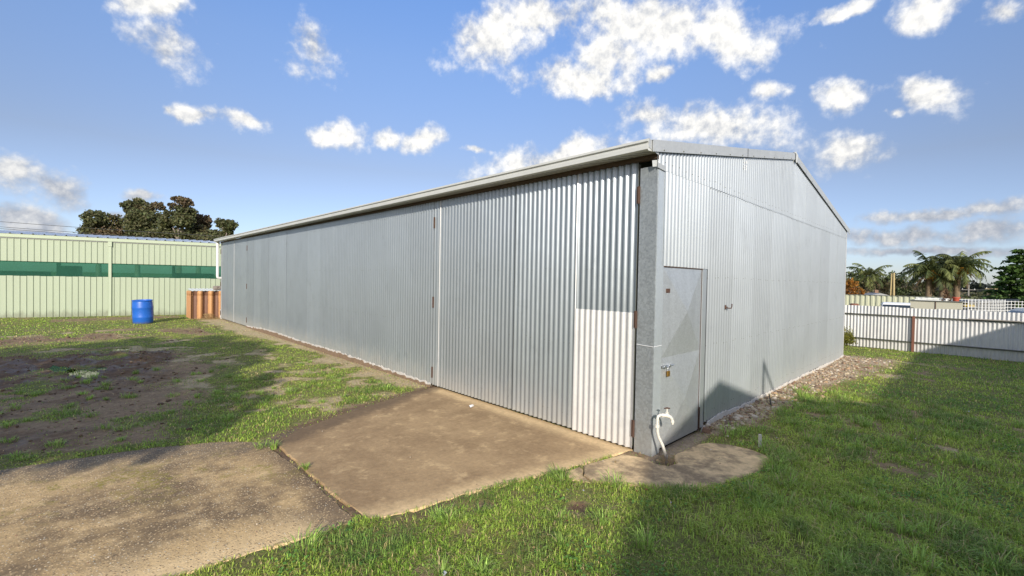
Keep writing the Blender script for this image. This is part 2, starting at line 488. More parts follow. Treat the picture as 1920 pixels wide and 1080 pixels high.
M_APRON = concrete('brown_concrete', ((0.28, 0.195, 0.115), (0.37, 0.265, 0.16), (0.66, 0.50, 0.31)), 0,
                   [(-1.0, 0.0, 0.04, 0.24), (0.192, 0.981, 0.206, 0.26)],
                   [(0.353, -0.935, -3.53, 0.26, (0.13, 0.09, 0.058))])
M_PEBBLE = concrete('exposed_pebble_concrete', ((0.18, 0.13, 0.08), (0.48, 0.35, 0.195), (0.74, 0.57, 0.35)), 1.0,
                    [(0.13, 0.99, 0.43, 0.5)],
                    [(-1.0, 0.0, 2.66, 0.42, (0.13, 0.092, 0.064)), (-0.27, -0.963, -2.245, 0.7, (0.16, 0.13, 0.10))], True)
M_TAPSLAB = concrete('stained_tap_slab', ((0.25, 0.19, 0.13), (0.60, 0.46, 0.30), (0.82, 0.65, 0.43)), 0, [], None, False, 3.6)

# ------------------------------------------------------------------ builders
def link(o, parent=None):
    COL.objects.link(o)
    if parent is not None:
        o.parent = parent
    return o


def tag(o, label=None, cat=None, group=None, kind=None):
    if label: o['label'] = label
    if cat: o['category'] = cat
    if group: o['group'] = group
    if kind: o['kind'] = kind
    return o


def thing(name, label, cat, loc=(0, 0, 0), rz=0.0, group=None):
    o = bpy.data.objects.new(name, None)
    o.empty_display_size = 0.1
    o.location = loc
    o.rotation_euler = (0, 0, rz)
    COL.objects.link(o)
    return tag(o, label, cat, group)


def obj(name, me, mt=None, parent=None, loc=None):
    if mt is not None and not me.materials:
        me.materials.append(mt)
    o = bpy.data.objects.new(name, me)
    if loc is not None: o.location = loc
    return link(o, parent)


class MB:
    """collects verts and faces of one mesh"""
    def __init__(s):
        s.v = []; s.f = []

    def add(s, vs, fs):
        k = len(s.v)
        s.v.extend([tuple(v) for v in vs])
        s.f.extend([tuple(i + k for i in f) for f in fs])
        return s

    def box(s, x0, x1, y0, y1, z0, z1):
        vs = [(x, y, z) for z in (z0, z1) for y in (y0, y1) for x in (x0, x1)]
        return s.add(vs, [(0, 2, 3, 1), (4, 5, 7, 6), (0, 1, 5, 4), (2, 6, 7, 3), (0, 4, 6, 2), (1, 3, 7, 5)])

    def obox(s, o, ux, uy, uz):
        o, ux, uy, uz = map(Vector, (o, ux, uy, uz))
        vs = [o + ux * i + uy * j + uz * k for k in (0, 1) for j in (0, 1) for i in (0, 1)]
        return s.add(vs, [(0, 2, 3, 1), (4, 5, 7, 6), (0, 1, 5, 4), (2, 6, 7, 3), (0, 4, 6, 2), (1, 3, 7, 5)])

    def tube(s, pts, rad, n=8, cap=True):
        pts = [Vector(p) for p in pts]
        if not isinstance(rad, (list, tuple)): rad = [rad] * len(pts)
        k0 = len(s.v); ref = None
        for i, p in enumerate(pts):
            d = (pts[min(i + 1, len(pts) - 1)] - pts[max(i - 1, 0)]).normalized()
            if ref is None:
                ref = Vector((1, 0, 0)) if abs(d.x) < 0.8 else Vector((0, 1, 0))
            a = (ref - d * ref.dot(d)).normalized(); b_ = d.cross(a); ref = a
            for j in range(n):
                t = 2 * math.pi * j / n
                s.v.append(tuple(p + (a * math.cos(t) + b_ * math.sin(t)) * rad[i]))
        for i in range(len(pts) - 1):
            for j in range(n):
                j2 = (j + 1) % n
                s.f.append((k0 + i * n + j, k0 + i * n + j2, k0 + (i + 1) * n + j2, k0 + (i + 1) * n + j))
        if cap:
            s.f.append(tuple(k0 + j for j in reversed(range(n))))
            s.f.append(tuple(k0 + (len(pts) - 1) * n + j for j in range(n)))
        return s

    def lathe(s, prof, n=24, c=(0, 0)):
        k0 = len(s.v)
        for r, z in prof:
            for j in range(n):
                t = 2 * math.pi * j / n
                s.v.append((c[0] + r * math.cos(t), c[1] + r * math.sin(t), z))
        for i in range(len(prof) - 1):
            for j in range(n):
                j2 = (j + 1) % n
                s.f.append((k0 + i * n + j, k0 + i * n + j2, k0 + (i + 1) * n + j2, k0 + (i + 1) * n + j))
        s.f.append(tuple(k0 + j for j in reversed(range(n))))
        s.f.append(tuple(k0 + (len(prof) - 1) * n + j for j in range(n)))
        return s

    def prism(s, prof, o, ux, uy, ul):
        """profile (a,b) in ux,uy swept along ul"""
        o, ux, uy, ul = map(Vector, (o, ux, uy, ul)); k = len(prof)
        vs = [o + ux * a + uy * b_ for a, b_ in prof] + [o + ux * a + uy * b_ + ul for a, b_ in prof]
        fs = [(i, (i + 1) % k, k + (i + 1) % k, k + i) for i in range(k)]
        fs += [tuple(reversed(range(k))), tuple(range(k, 2 * k))]
        return s.add(vs, fs)

    def mesh(s, name, smooth=None):
        me = bpy.data.meshes.new(name)
        me.from_pydata(s.v, [], s.f)
        bm = bmesh.new(); bm.from_mesh(me)
        bmesh.ops.recalc_face_normals(bm, faces=bm.faces[:])
        bm.to_mesh(me); bm.free()
        if smooth is not None:
            me.shade_smooth(); me.set_sharp_from_angle(angle=math.radians(smooth))
        me.update()
        return me

    def build(s, name, mt, parent=None, smooth=None):
        return obj(name, s.mesh(name, smooth), mt, parent)


def np_mesh(name, V, F, cols=None, smooth=False):
    """V (N,3), F (M,k) all faces of k corners"""
    V = np.asarray(V, np.float32); F = np.asarray(F, np.int32)
    me = bpy.data.meshes.new(name)
    me.vertices.add(len(V)); me.vertices.foreach_set('co', V.ravel())
    k = F.shape[1]
    me.loops.add(F.size); me.loops.foreach_set('vertex_index', F.ravel())
    me.polygons.add(len(F))
    me.polygons.foreach_set('loop_start', np.arange(0, F.size, k, dtype=np.int32))
    if smooth:
        me.polygons.foreach_set('use_smooth', np.ones(len(F), bool))
    me.update(calc_edges=True)
    if cols is not None:
        a = me.attributes.new('col', 'FLOAT_COLOR', 'POINT')
        c4 = np.ones((len(V), 4), np.float32); c4[:, :3] = cols
        a.data.foreach_set('color', c4.ravel())
    return me


# numpy value noise
def _hash(ix, iy, seed):
    h = (ix.astype(np.int64) * 374761393 + iy.astype(np.int64) * 668265263 + seed * 1442695041) & 0xFFFFFFFF
    h = ((h ^ (h >> 13)) * 1274126177) & 0xFFFFFFFF
    return ((h ^ (h >> 16)) & 0xFFFF) / 65535.0


def vnoise(x, y, seed=0):
    ix = np.floor(x); iy = np.floor(y); fx = x - ix; fy = y - iy
    fx = fx * fx * (3 - 2 * fx); fy = fy * fy * (3 - 2 * fy)
    ix = ix.astype(np.int64); iy = iy.astype(np.int64)
    a = _hash(ix, iy, seed); b = _hash(ix + 1, iy, seed); c = _hash(ix, iy + 1, seed); d = _hash(ix + 1, iy + 1, seed)
    return (a * (1 - fx) + b * fx) * (1 - fy) + (c * (1 - fx) + d * fx) * fy


def fbm(x, y, sc, oct=4, seed=0):
    s = 0; a = 0.5; t = 0
    for k in range(oct):
        s = s + a * vnoise(x * sc, y * sc, seed + k * 17); t += a
        a *= 0.55; sc *= 2.03
    return s / t


def sstep(v, lo, hi):
    t = np.clip((v - lo) / (hi - lo), 0, 1)
    return t * t * (3 - 2 * t)


# outlines of the concrete, seen from above
APRON = [(-2.62, 2.77), (-2.28, 3.06), (-1.7, 3.28), (-0.99, 3.52), (-0.36, 3.66), (0.05, 3.76), (0.05, 0.19), (-0.18, 0.25),
         (-1.01, 0.38), (-1.42, 0.50), (-1.81, 0.585), (-2.19, 0.64), (-2.43, 0.68), (-2.60, 0.76), (-2.625, 1.15), (-2.62, 1.57), (-2.625, 2.08)]
PEBBLE = [(-7.5, 4.30), (-4.56, 3.61), (-4.13, 3.54), (-3.56, 3.42), (-2.99, 3.17), (-2.69, 2.86), (-2.655, 2.02), (-2.66, 1.29), (-2.655, 0.80),
          (-2.92, 0.81), (-3.23, 0.86), (-3.66, 0.91), (-4.6, 1.05), (-7.5, 1.35)]
TAPSLAB = [(-1.0, 0.35), (-0.6, 0.295), (-0.16, 0.215), (-0.085, 0.0), (-0.13, -0.13), (-0.09, -0.235), (0.04, -0.25), (0.10, -0.20),
           (0.20, -0.14), (0.45, -0.155), (0.70, -0.165), (0.86, -0.24), (0.94, -0.42), (0.97, -0.60), (0.92, -0.76), (0.82, -0.86), (0.62, -0.87), (0.23, -0.82),
           (-0.14, -0.73), (-0.38, -0.58), (-0.57, -0.41), (-0.79, -0.09), (-0.95, 0.10), (-1.05, 0.25)]


def inside(poly, X, Y):
    r = np.zeros(X.shape, bool); n_ = len(poly)
    for i in range(n_):
        x1, y1 = poly[i]; x2, y2 = poly[(i + 1) % n_]
        c = ((y1 > Y) != (y2 > Y)) & (X < (x2 - x1) * (Y - y1) / (y2 - y1 + 1e-12) + x1)
        r ^= c
    return r


def edge_dist(poly, X, Y):
    d = np.full(X.shape, 1e9); n_ = len(poly)
    for i in range(n_):
        x1, y1 = poly[i]; x2, y2 = poly[(i + 1) % n_]
        dx, dy = x2 - x1, y2 - y1
        t = np.clip(((X - x1) * dx + (Y - y1) * dy) / (dx * dx + dy * dy), 0, 1)
        d = np.minimum(d, np.hypot(X - x1 - t * dx, Y - y1 - t * dy))
    return d


PUDDLES = [(-4.28, 9.15, 0.12, 0.45, 0.25), (-3.98, 8.42, 0.15, 0.50, 0.22), (-4.35, 11.6, 0.26, 0.12, 0.0), (-3.75, 8.75, 0.07, 0.20, 0.1), (-3.35, 11.2, 0.14, 0.18, 0.3)]


def cover(X, Y):
    """what grows or lies where: lush grass, dry straw, mud, rubble (0..1 each)"""
    n1 = fbm(X, Y, 0.9, 4, 3); n2 = fbm(X, Y, 2.6, 4, 9); n3 = fbm(X, Y, 0.35, 3, 21)
    lush = np.clip(0.99 - 0.75 * sstep(n2, 0.53, 0.70) * sstep(n1, 0.36, 0.58), 0, 1)
    dry = 0.15 + 0.5 * sstep(n1, 0.55, 0.75)
    mud = np.zeros_like(X); rub = np.zeros_like(X)
    # churned yard left of the shed
    yard = (X < 0.1) & (Y > 1.0)
    e = np.hypot((X + 4.9) / (2.2 + 0.25 * np.clip(Y - 6, -3, 3)), (Y - 6.9) / 4.5)
    e = e + (n1 - 0.5) * 0.75 + (n2 - 0.5) * 0.45
    bare = (1 - sstep(e, 0.78, 1.22)) * yard
    patch = sstep(fbm(X, Y, 1.1, 4, 31) + 0.35 * (n2 - 0.5), 0.60, 0.72)
    patch = np.maximum(patch, np.exp(-(((X + 4.22) / 0.22) ** 2 + ((Y - 5.45) / 0.28) ** 2)) * 1.3)
    bare2 = bare * (1 - 0.9 * np.clip(patch, 0, 1))
    lush = lush * (1 - bare2)
    dry = dry * (1 - 0.9 * bare)
    mud = np.clip((1 - sstep(np.hypot((X + 4.4) / 2.1, (Y - 9.3) / 2.6) + (n1 - 0.5) * 0.9, 0.6, 1.05)) * yard * (1 - 0.6 * patch)
                  + 0.55 * bare2 * sstep(n1, 0.42, 0.6), 0, 1)
    # second muddy streak by the green building
    st = sstep(fbm(X, Y, 0.8, 3, 77), 0.52, 0.62) * np.exp(-((Y - 14.2) / 1.3) ** 2) * (X < -1.2) * yard
    st2 = sstep(fbm(X, Y, 0.9, 3, 79), 0.42, 0.60) * np.exp(-((Y - 20.2) / 0.9) ** 2) * (X < -1.0)
    lush = lush * (1 - 0.9 * np.maximum(st, st2)); mud = np.maximum(mud, 0.55 * np.maximum(st, st2))
    # dry, thin strip by the left wall
    w = 0.02 + 0.75 * n1 + 0.35 * sstep(Y, 9, 13) + 0.5 * (n2 - 0.5)
    strip = (1 - sstep(-X, w * 0.55, w * 1.5)) * (Y > 3.6) * (Y < 18.6) * (X < 0.2)
    lush = lush * (1 - 0.70 * strip); dry = np.maximum(dry, strip * (0.75 + 0.3 * n2)) * (1 - 0.5 * bare)
    thin = sstep(n2 + 0.25 * (n1 - 0.5), 0.47, 0.60) * (X < -0.2) * (X > -3.2) * (Y > 3.5) * (Y < 11.0)
    lush = lush * (1 - 0.5 * thin); dry = np.maximum(dry, 0.75 * thin * (1 - bare))
    # soil at the back edge of the apron
    de = edge_dist(APRON, X, Y)
    soil = (1 - sstep(de, 0.02, 0.22 + 0.2 * n1)) * (Y > 2.2) * (X < 0.1)
    lush = lush * (1 - 0.8 * soil); mud = np.maximum(mud, 0.75 * soil); dry = dry * (1 - soil)
    corner = np.exp(-(((X + 2.2) / 0.5) ** 2 + ((Y - 0.58) / 0.16) ** 2))
    mud = np.maximum(mud, 0.8 * corner); lush = lush * (1 - 0.6 * corner)
    gap = ((X > -2.72) & (X < -2.56) & (Y > 0.85) & (Y < 2.85)) * 1.0
    lush = lush * (1 - 0.97 * gap); mud = np.maximum(mud, 0.6 * gap)
    # green fringe along the far edge of the pebble slab
    dp = edge_dist(PEBBLE, X, Y)
    fr = (1 - sstep(dp, 0.10, 0.30 + 0.15 * n1)) * (X < -2.9) * (Y > 2.6)
    lush = np.maximum(lush, fr); mud = mud * (1 - fr)
    # rubble along the end wall
    wr = 0.10 + 0.085 * np.clip(X, 0, 8.2) + (n1 - 0.5) * 0.55
    rb = (1 - sstep(-Y, wr * 0.75, wr * 1.2 + 0.08)) * (X > 1.15) * (X < 9.3) * (Y < 0.3)
    tuft = sstep(n2, 0.55, 0.66) * (X > 2.0) * (Y < -0.25)
    rb = rb * (1 - 0.75 * tuft)
    rub = np.clip(rb, 0, 1); lush = lush * (1 - 0.92 * rub); dry = np.maximum(dry, 0.35 * rub)
    # bare earth in front of the door and round the tap
    dr = np.exp(-(((X - 0.5) / 0.75) ** 2 + ((Y + 0.06) / 0.11) ** 2)); dr = np.clip(dr * 1.6, 0, 1) * (X < 1.25)
    lush = lush * (1 - dr); rub = np.maximum(rub, 0.8 * dr)
    tp0 = np.clip(np.exp(-((X / 0.16) ** 2 + ((Y + 0.13) / 0.13) ** 2)) * 2.0, 0, 1); tp0 = np.maximum(tp0, ((X > -0.3) & (X < 0.25) & (Y > -0.12) & (Y < 0.3)) * 1.0)
    lush = lush * (1 - tp0); mud = np.maximum(mud, 0.4 * tp0)
    hole = np.exp(-(((X + 1.315) / 0.10) ** 2 + ((Y + 0.11) / 0.07) ** 2))
    lush = lush * (1 - np.clip(hole * 1.5, 0, 1)); mud = np.maximum(mud, np.clip(hole * 1.5, 0, 1))
    return np.clip(lush, 0, 1), np.clip(dry, 0, 1), np.clip(mud, 0, 1), np.clip(rub, 0, 1)


def ground_z(X, Y, cv):
    lush, dry, mud, rub = cv
    z = 0.022 * (fbm(X, Y, 0.7, 3, 41) - 0.5) + 0.012 * (fbm(X, Y, 4.0, 3, 43) - 0.5)
    z = z + mud * (X < -1.4) * (Y > 4.0) * 0.085 * (np.abs(fbm(X, Y, 3.4, 4, 51) - 0.5) * 3.0 - 0.25)
    z = z + rub * 0.05 * (X > 1.2)
    for (px, py, a, b, r) in PUDDLES:
        u = (X - px) * math.cos(r) + (Y - py) * math.sin(r); v = -(X - px) * math.sin(r) + (Y - py) * math.cos(r)
        q = np.hypot(u / a, v / b) + 0.5 * (fbm(X, Y, 7.0, 3, 61) - 0.5)
        k = 1 - sstep(q, 0.75, 1.25)
        z = z * (1 - k) - 0.065 * k
    hole = np.exp(-(((X - 0.0) / 0.11) ** 2 + ((Y + 0.16) / 0.08) ** 2))
    z = z - 0.10 * hole - 0.05 * np.exp(-(((X + 1.315) / 0.08) ** 2 + ((Y + 0.11) / 0.06) ** 2))
    for poly in (APRON, PEBBLE, TAPSLAB):
        ins = inside(poly, X, Y) & (edge_dist(poly, X, Y) > 0.035)
        z = np.where(ins, np.minimum(z, -0.03), z)
    z = np.where((X > 0.3) & (Y > 0.3) & (X < 8.7) & (Y < 18.0), -0.06, z)
    far = sstep(np.hypot(X, Y - 8), 60, 900)
    return z * (1 - far)


def axis(lo, hi, step, far):
    a = list(np.arange(lo, hi + 1e-6, step)); s = step; x = hi
    while x < far:
        s *= 1.35; x += s; a.append(x)
    s = step; x = lo
    while x > -far:
        s *= 1.35; x -= s; a.insert(0, x)
    return np.array(a)


gx = axis(-7.6, 12.2, 0.066, 2600); gy = axis(-3.4, 16.5, 0.066, 2600)
GX, GY = np.meshgrid(gx, gy, indexing='ij')
cv = cover(GX, GY)
GZ = ground_z(GX, GY, cv)
V = np.stack([GX, GY, GZ], -1).reshape(-1, 3)
I = np.arange(GX.size).reshape(GX.shape)
F = np.stack([I[:-1, :-1], I[1:, :-1], I[1:, 1:], I[:-1, 1:]], -1).reshape(-1, 4)
me = np_mesh('ground', V, F, smooth=True)
at = me.attributes.new('cover', 'FLOAT_COLOR', 'POINT')
at.data.foreach_set('color', np.stack(cv, -1).reshape(-1, 4).astype(np.float32).ravel())
tag(obj('ground', me, M_GROUND), kind='structure')


# ------------------------------------------------------------------ concrete slabs
def rough_outline(poly, step, amp, seed):
    r = random.Random(seed); o = []
    for i in range(len(poly)):
        a = Vector(poly[i]); b = Vector(poly[(i + 1) % len(poly)]); L = (b - a).length; k = max(1, int(L / step))
        nn = Vector((-(b - a).y, (b - a).x)) / max(L, 1e-6)
        for j in range(k):
            p = a.lerp(b, j / k)
            o.append(p + nn * r.uniform(-amp, amp))
    return o


def slab(name, poly, top, mt, step=0.06, amp=0.007, seed=1):
    o = rough_outline(poly, step, amp, seed)
    area = sum(o[i].x * o[(i + 1) % len(o)].y - o[(i + 1) % len(o)].x * o[i].y for i in range(len(o)))
    if area < 0: o.reverse()
    bm = bmesh.new(); k = len(o); r = random.Random(seed + 3)
    cen = []
    for i in range(k):
        t = (o[(i + 1) % k] - o[i - 1]).normalized(); cen.append(Vector((-t.y, t.x)))
    A = [bm.verts.new((p.x, p.y, top - 0.10)) for p in o]
    B = [bm.verts.new((p.x, p.y, top - 0.008 - r.uniform(0, 0.006))) for p in o]
    Cc = [bm.verts.new((p.x + c.x * 0.010, p.y + c.y * 0.010, top)) for p, c in zip(o, cen)]
    for i in range(k):
        j = (i + 1) % k
        bm.faces.new((A[i], A[j], B[j], B[i])); bm.faces.new((B[i], B[j], Cc[j], Cc[i]))
    bm.faces.new(Cc)
    bmesh.ops.triangulate(bm, faces=[f for f in bm.faces if len(f.verts) > 4])
    bmesh.ops.recalc_face_normals(bm, faces=bm.faces[:])
    me = bpy.data.meshes.new(name); bm.to_mesh(me); bm.free()
    return tag(obj(name, me, mt), kind='structure')


slab('concrete_apron', APRON, 0.007, M_APRON, amp=0.012, seed=2)
slab('pebble_concrete_slab', PEBBLE, 0.005, M_PEBBLE, amp=0.010, seed=3)
# the slab under the tap is cracked in two
CR = [(-0.70, 0.315), (-0.745, 0.255), (-0.84, 0.19), (-0.87, 0.13), (-0.91, 0.05)]
left = [(-1.0, 0.35), (-0.72, 0.318)] + [(x - 0.012, y) for x, y in CR[1:]] + [(-0.95, 0.10), (-1.05, 0.25)]
right = [(-0.69, 0.306), (-0.6, 0.295)] + TAPSLAB[2:21] + [(-0.79, -0.09), (-0.885, 0.03)] + [(x + 0.012, y) for x, y in reversed(CR[1:4])]
slab('tap_slab', right, 0.010, M_TAPSLAB, amp=0.008, seed=5)
slab('tap_slab_fragment', left, 0.008, M_TAPSLAB, amp=0.006, seed=6)

# puddles lying in the hollows of the mud
pm = MB()
for i, (px, py, a, b_, r) in enumerate(PUDDLES):
    mbp = MB(); k = 28; vs = []
    for j in range(k):
        t = 2 * math.pi * j / k
        u, v = a * 1.25 * math.cos(t), b_ * 1.25 * math.sin(t)
        vs.append((px + u * math.cos(r) - v * math.sin(r), py + u * math.sin(r) + v * math.cos(r), -0.014))
    mbp.add(vs, [tuple(range(k))])
    tag(mbp.build('puddle', M_WATER), kind='structure')

# ------------------------------------------------------------------ corrugated sheets
def corr_mesh(name, width, z0, z1, pitch=0.0762, amp=0.0122, axis='Y', out=-1, thick=0.0016, top=None, seg=8, trap=False, phase=0.0):
    """sheet starting at u=0 running along `axis`, waving about the wall plane; top: function of u for raked tops"""
    if trap:
        us = [0.0]; offs = [0.0]; u = 0
        while u < width - 1e-6:
            for a, o in ((0.10, 0.0), (0.22, 1.0), (0.62, 1.0), (0.74, 0.0), (1.0, 0.0)):
                x = u + a * pitch
                if x <= width + 1e-6: us.append(x); offs.append(o * amp)
            u += pitch
    else:
        k = max(2, int(round(width / pitch * seg)))
        us = [width * i / k for i in range(k + 1)]
        offs = [amp * math.cos(2 * math.pi * (u / pitch) + phase) for u in us]
    m_ = MB(); nn = len(us)
    def P(u, o, z):
        return (o * out, u, z) if axis == 'Y' else (u, o * out, z)
    for th in (0.0, -thick):
        for z_ in (0, 1):
            for u, o in zip(us, offs):
                zz = z0 if z_ == 0 else (top(u) if top else z1)
                m_.v.append(P(u, o + th, zz))
    fb_, ft, bb, bt = 0, nn, 2 * nn, 3 * nn
    for i in range(nn - 1):
        m_.f.append((fb_ + i, fb_ + i + 1, ft + i + 1, ft + i))
        m_.f.append((bb + i, bt + i, bt + i + 1, bb + i + 1))
        m_.f.append((fb_ + i, bb + i, bb + i + 1, fb_ + i + 1))
        m_.f.append((ft + i, ft + i + 1, bt + i + 1, bt + i))
    for i in (0, nn - 1):
        m_.f.append((fb_ + i, ft + i, bt + i, bb + i))
    return m_.mesh(name, 50)


M_LITFACE = galv('lit_zinc_face', 0.58, 0.36, 0.45, 0.08, 0.3, 0.12, (0.92, 1.0, 1.06), 0.0, 55.0)
M_SOILEDGE = plain('damp_soil', (0.20, 0.135, 0.085), 0.95, 0, 0.4, 14.0, 0.5)
srng = random.Random(23)
PW = 0.762

shed = thing('metal_shed', 'long grey corrugated iron shed with low gable roof and hinged doors', 'shed')

# left side: two double doors and a fixed stretch between
sheet_full = corr_mesh('corrugated_sheet', PW + 0.03, 0.04, 2.937)


def place_sheet(me, parent, y, k, mt=M_WALL, name='corrugated_sheet'):
    o = obj(name, me, mt, parent, (-0.0022 * (k % 2) - srng.uniform(0, 0.0012), y, 0))
    o.rotation_euler = (0, srng.uniform(-1, 1) * 0.0006, srng.uniform(-1, 1) * 0.0008)
    return o


HZ = (2.605, 1.350, 0.240)


def hinge_mesh():
    h = MB()
    h.box(-0.020, -0.012, -0.016, 0.020, -0.085, 0.085)
    h.tube([(-0.022, -0.004, -0.088), (-0.022, -0.004, 0.088)], 0.008, 8)
    return h.mesh('hinge', 40)


HINGE = hinge_mesh(); HINGE.materials.append(M_RUST)


def door_leaf(y0, y1, hinge_y, patch=False):
    fr = MB(); w = 0.045
    for ya, yb in ((y0 + 0.012, y0 + 0.012 + w), (y1 - 0.012 - w, y1 - 0.012)):
        fr.box(0.016, 0.050, ya, yb, 0.05, 2.92)
    for z in (0.05, 1.30, 2.87):
        fr.box(0.017, 0.049, y0 + 0.012 + w, y1 - 0.012 - w, z, z + w)
    leaf = fr.build('door_leaf', M_RAIL, shed)
    y = y0 + 0.006; k = 0
    while y < y1 - 0.05:
        if y + PW <= y1 + 0.01: place_sheet(sheet_full if y + PW + 0.03 < y1 else corr_sheet_cut, leaf, y, k); y += PW
        else:
            place_sheet(corr_mesh('corrugated_sheet', y1 - y - 0.002, 0.04, 2.937), leaf, y, k); y = y1
        k += 1
    if patch:
        o = obj('patch_sheet', corr_mesh('patch_sheet', PW + 0.01, 0.030, 1.415), M_NEW, leaf, (-0.0060, y0 + 0.006, 0))
        o['label'] = 'newer bright zinc sheet over the foot of the door'
    ye = y0 + 0.006 + (PW if patch else 1.524 + 0.14)
    se = MB().add([(-0.0110, ye - 0.005, 0.04), (-0.0185, ye + 0.003, 0.04), (-0.0110, ye - 0.005, 2.93), (-0.0185, ye + 0.003, 2.93), (-0.010, ye + 0.004, 0.04), (-0.010, ye + 0.004, 2.93)], [(0, 1, 3, 2), (1, 4, 5, 3), (0, 2, 5, 4)])
    obj('lifted_edge_glint', se.mesh('lifted_edge_glint'), M_NEW, leaf)  # turned-up lap edge; its sun glint put into brighter zinc and tilt
    for z in HZ:
        obj('hinge', HINGE, M_RUST, leaf, (0, hinge_y, z))
    return leaf


corr_sheet_cut = corr_mesh('corrugated_sheet', PW, 0.04, 2.937)
door_leaf(0.195, 1.955, 0.192, True)
door_leaf(1.957, 3.786, 3.786)
door_leaf(14.545, 16.385, 14.542)
door_leaf(16.392, 18.225, 18.234)
low = [0.058, 0.07, 0.085, 0.10, 0.11, 0.105, 0.10, 0.10, 0.11, 0.12, 0.125, 0.12, 0.09, 0.06]
fw_ = (14.540 - 3.795) / 14
for k in range(14):
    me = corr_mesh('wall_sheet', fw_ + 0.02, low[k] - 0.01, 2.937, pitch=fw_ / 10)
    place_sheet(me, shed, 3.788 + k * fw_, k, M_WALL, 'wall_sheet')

# end wall
END_TOP = lambda x: 3.020 + 0.1805 * ((x if x < 4.52 else 9.04 - x) + 0.16)
k = 0; x = 1.207
while x < 8.98:
    w = min(PW, 9.02 - x)
    b0 = 0.085 if x < 7 else 0.07
    me = corr_mesh('wall_sheet', w + 0.02, b0 + srng.uniform(-0.006, 0.006), 2.868, axis='X', out=-1)
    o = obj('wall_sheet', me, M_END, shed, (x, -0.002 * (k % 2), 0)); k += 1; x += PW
me = corr_mesh('wall_sheet', 0.552, 1.898, 2.868, axis='X')
obj('wall_sheet', me, M_END, shed, (0.130, -0.003, 0))
me = corr_mesh('wall_sheet', 0.552, 1.896, 2.868, axis='X')
obj('wall_sheet', me, M_END, shed, (0.662, -0.0045, 0))
x = -0.03; k = 0
while x < 9.0:
    w = min(PW, 9.045 - x)
    me = corr_mesh('gable_sheet', w + (0.02 if w == PW else 0), 2.850 + srng.uniform(-0.005, 0.005), 3.0, axis='X', top=lambda u, x0=x: END_TOP(x0 + u))
    obj('gable_sheet', me, M_END, shed, (x, -0.0030 - 0.0012 * (k % 2), 0)); k += 1; x += PW

# nail heads along the sheets nearest the corner
nl = MB()
def head(c, nrm, r_=0.0055):
    c = Vector(c); nrm = Vector(nrm); nl.tube([c, c + nrm * 0.004], [r_, r_ * 0.55], 6)
for z in (0.20, 1.02, 1.86, 2.80):
    for i in range(0, 60):
        y = 0.201 + 0.0762 * (2 * i + (i % 2)); 
        if y < 9: head((-0.0135, y, z + srng.uniform(-0.012, 0.012)), (-1, 0, 0))
for z in (0.22, 1.0, 1.80, 2.83, 2.92):
    for i in range(0, 52):
        x = 1.207 + 0.0762 * (2 * i + (i % 2)) if z < 2.9 else -0.03 + 0.0762 * 2 * i
        if x < 8.9: head((x, -0.0135 - 0.003 * (z > 2.9), z + srng.uniform(-0.012, 0.012)), (0, -1, 0))
o = nl.build('nail_heads', M_RAIL, shed); o['kind'] = 'stuff'

# corner column of folded zinc
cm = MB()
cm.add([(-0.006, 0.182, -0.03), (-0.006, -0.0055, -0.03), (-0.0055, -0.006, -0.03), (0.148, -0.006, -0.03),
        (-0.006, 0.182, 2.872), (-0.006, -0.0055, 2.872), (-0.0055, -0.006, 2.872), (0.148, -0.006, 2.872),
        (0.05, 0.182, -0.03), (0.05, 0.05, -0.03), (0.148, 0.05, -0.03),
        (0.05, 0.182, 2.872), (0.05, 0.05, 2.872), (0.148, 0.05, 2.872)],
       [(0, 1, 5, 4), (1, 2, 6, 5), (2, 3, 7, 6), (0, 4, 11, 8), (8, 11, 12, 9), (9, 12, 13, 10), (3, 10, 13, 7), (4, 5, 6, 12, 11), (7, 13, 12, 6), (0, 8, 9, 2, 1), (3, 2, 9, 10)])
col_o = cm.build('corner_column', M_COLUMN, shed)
MB().box(0.006, 0.152, -0.0095, -0.0065, -0.02, 2.868).build('lit_corner_face', M_LITFACE, shed)  # paler skin on the column's right face, brighter reflection put into its colour
tw = MB(); tw.tube([(-0.0085, 0.18, 1.100), (-0.009, 0.01, 1.094), (0.0, -0.010, 1.094), (0.15, -0.0085, 1.098)], 0.0025, 6)
tw.build('tie_wire', M_LITTER, col_o)

# steel beam under the eave, gutter, downpipe
MB().box(-0.026, 0.03, 0.0, 18.24, 2.939, 2.983).build('eave_beam', M_BEAM, shed)
gp = [(-0.03, 2.987), (-0.222, 2.968), (-0.240, 2.980), (-0.240, 3.018), (-0.224, 3.021), (-0.224, 3.049), (-0.243, 3.053), (-0.241, 3.076), (-0.222, 3.078), (-0.206, 3.060), (-0.03, 3.052)]
g = MB().prism(gp, (0, -0.022, 0), (1, 0, 0), (0, 0, 1), (0, 18.36, 0)).build('gutter', M_GUTTER, shed)
for yj in (5.9, 11.9):
    MB().prism([(a - 0.002 if a < -0.1 else a, z - 0.002 if z < 3.0 else z + 0.002) for a, z in gp], (0, yj, 0), (1, 0, 0), (0, 0, 1), (0, 0.05, 0)).build('gutter_joint', M_GUTTER, g)
sl = MB()
yy = 0.05
while yy < 9.0:                                                    # wall ridges mirrored in the underside, painted as dark strips
    sl.add([(-0.205, yy, 2.9675), (-0.060, yy - 0.05, 2.9820), (-0.060, yy - 0.038, 2.9820), (-0.205, yy + 0.012, 2.9675)], [(0, 1, 2, 3)]); yy += 0.0762
o = sl.build('soffit_reflection', M_BEAM, g); o['kind'] = 'stuff'
dp = MB()
dp.tube([(-0.13, 18.20, 2.99), (-0.13, 18.20, 2.86)], 0.062, 14)
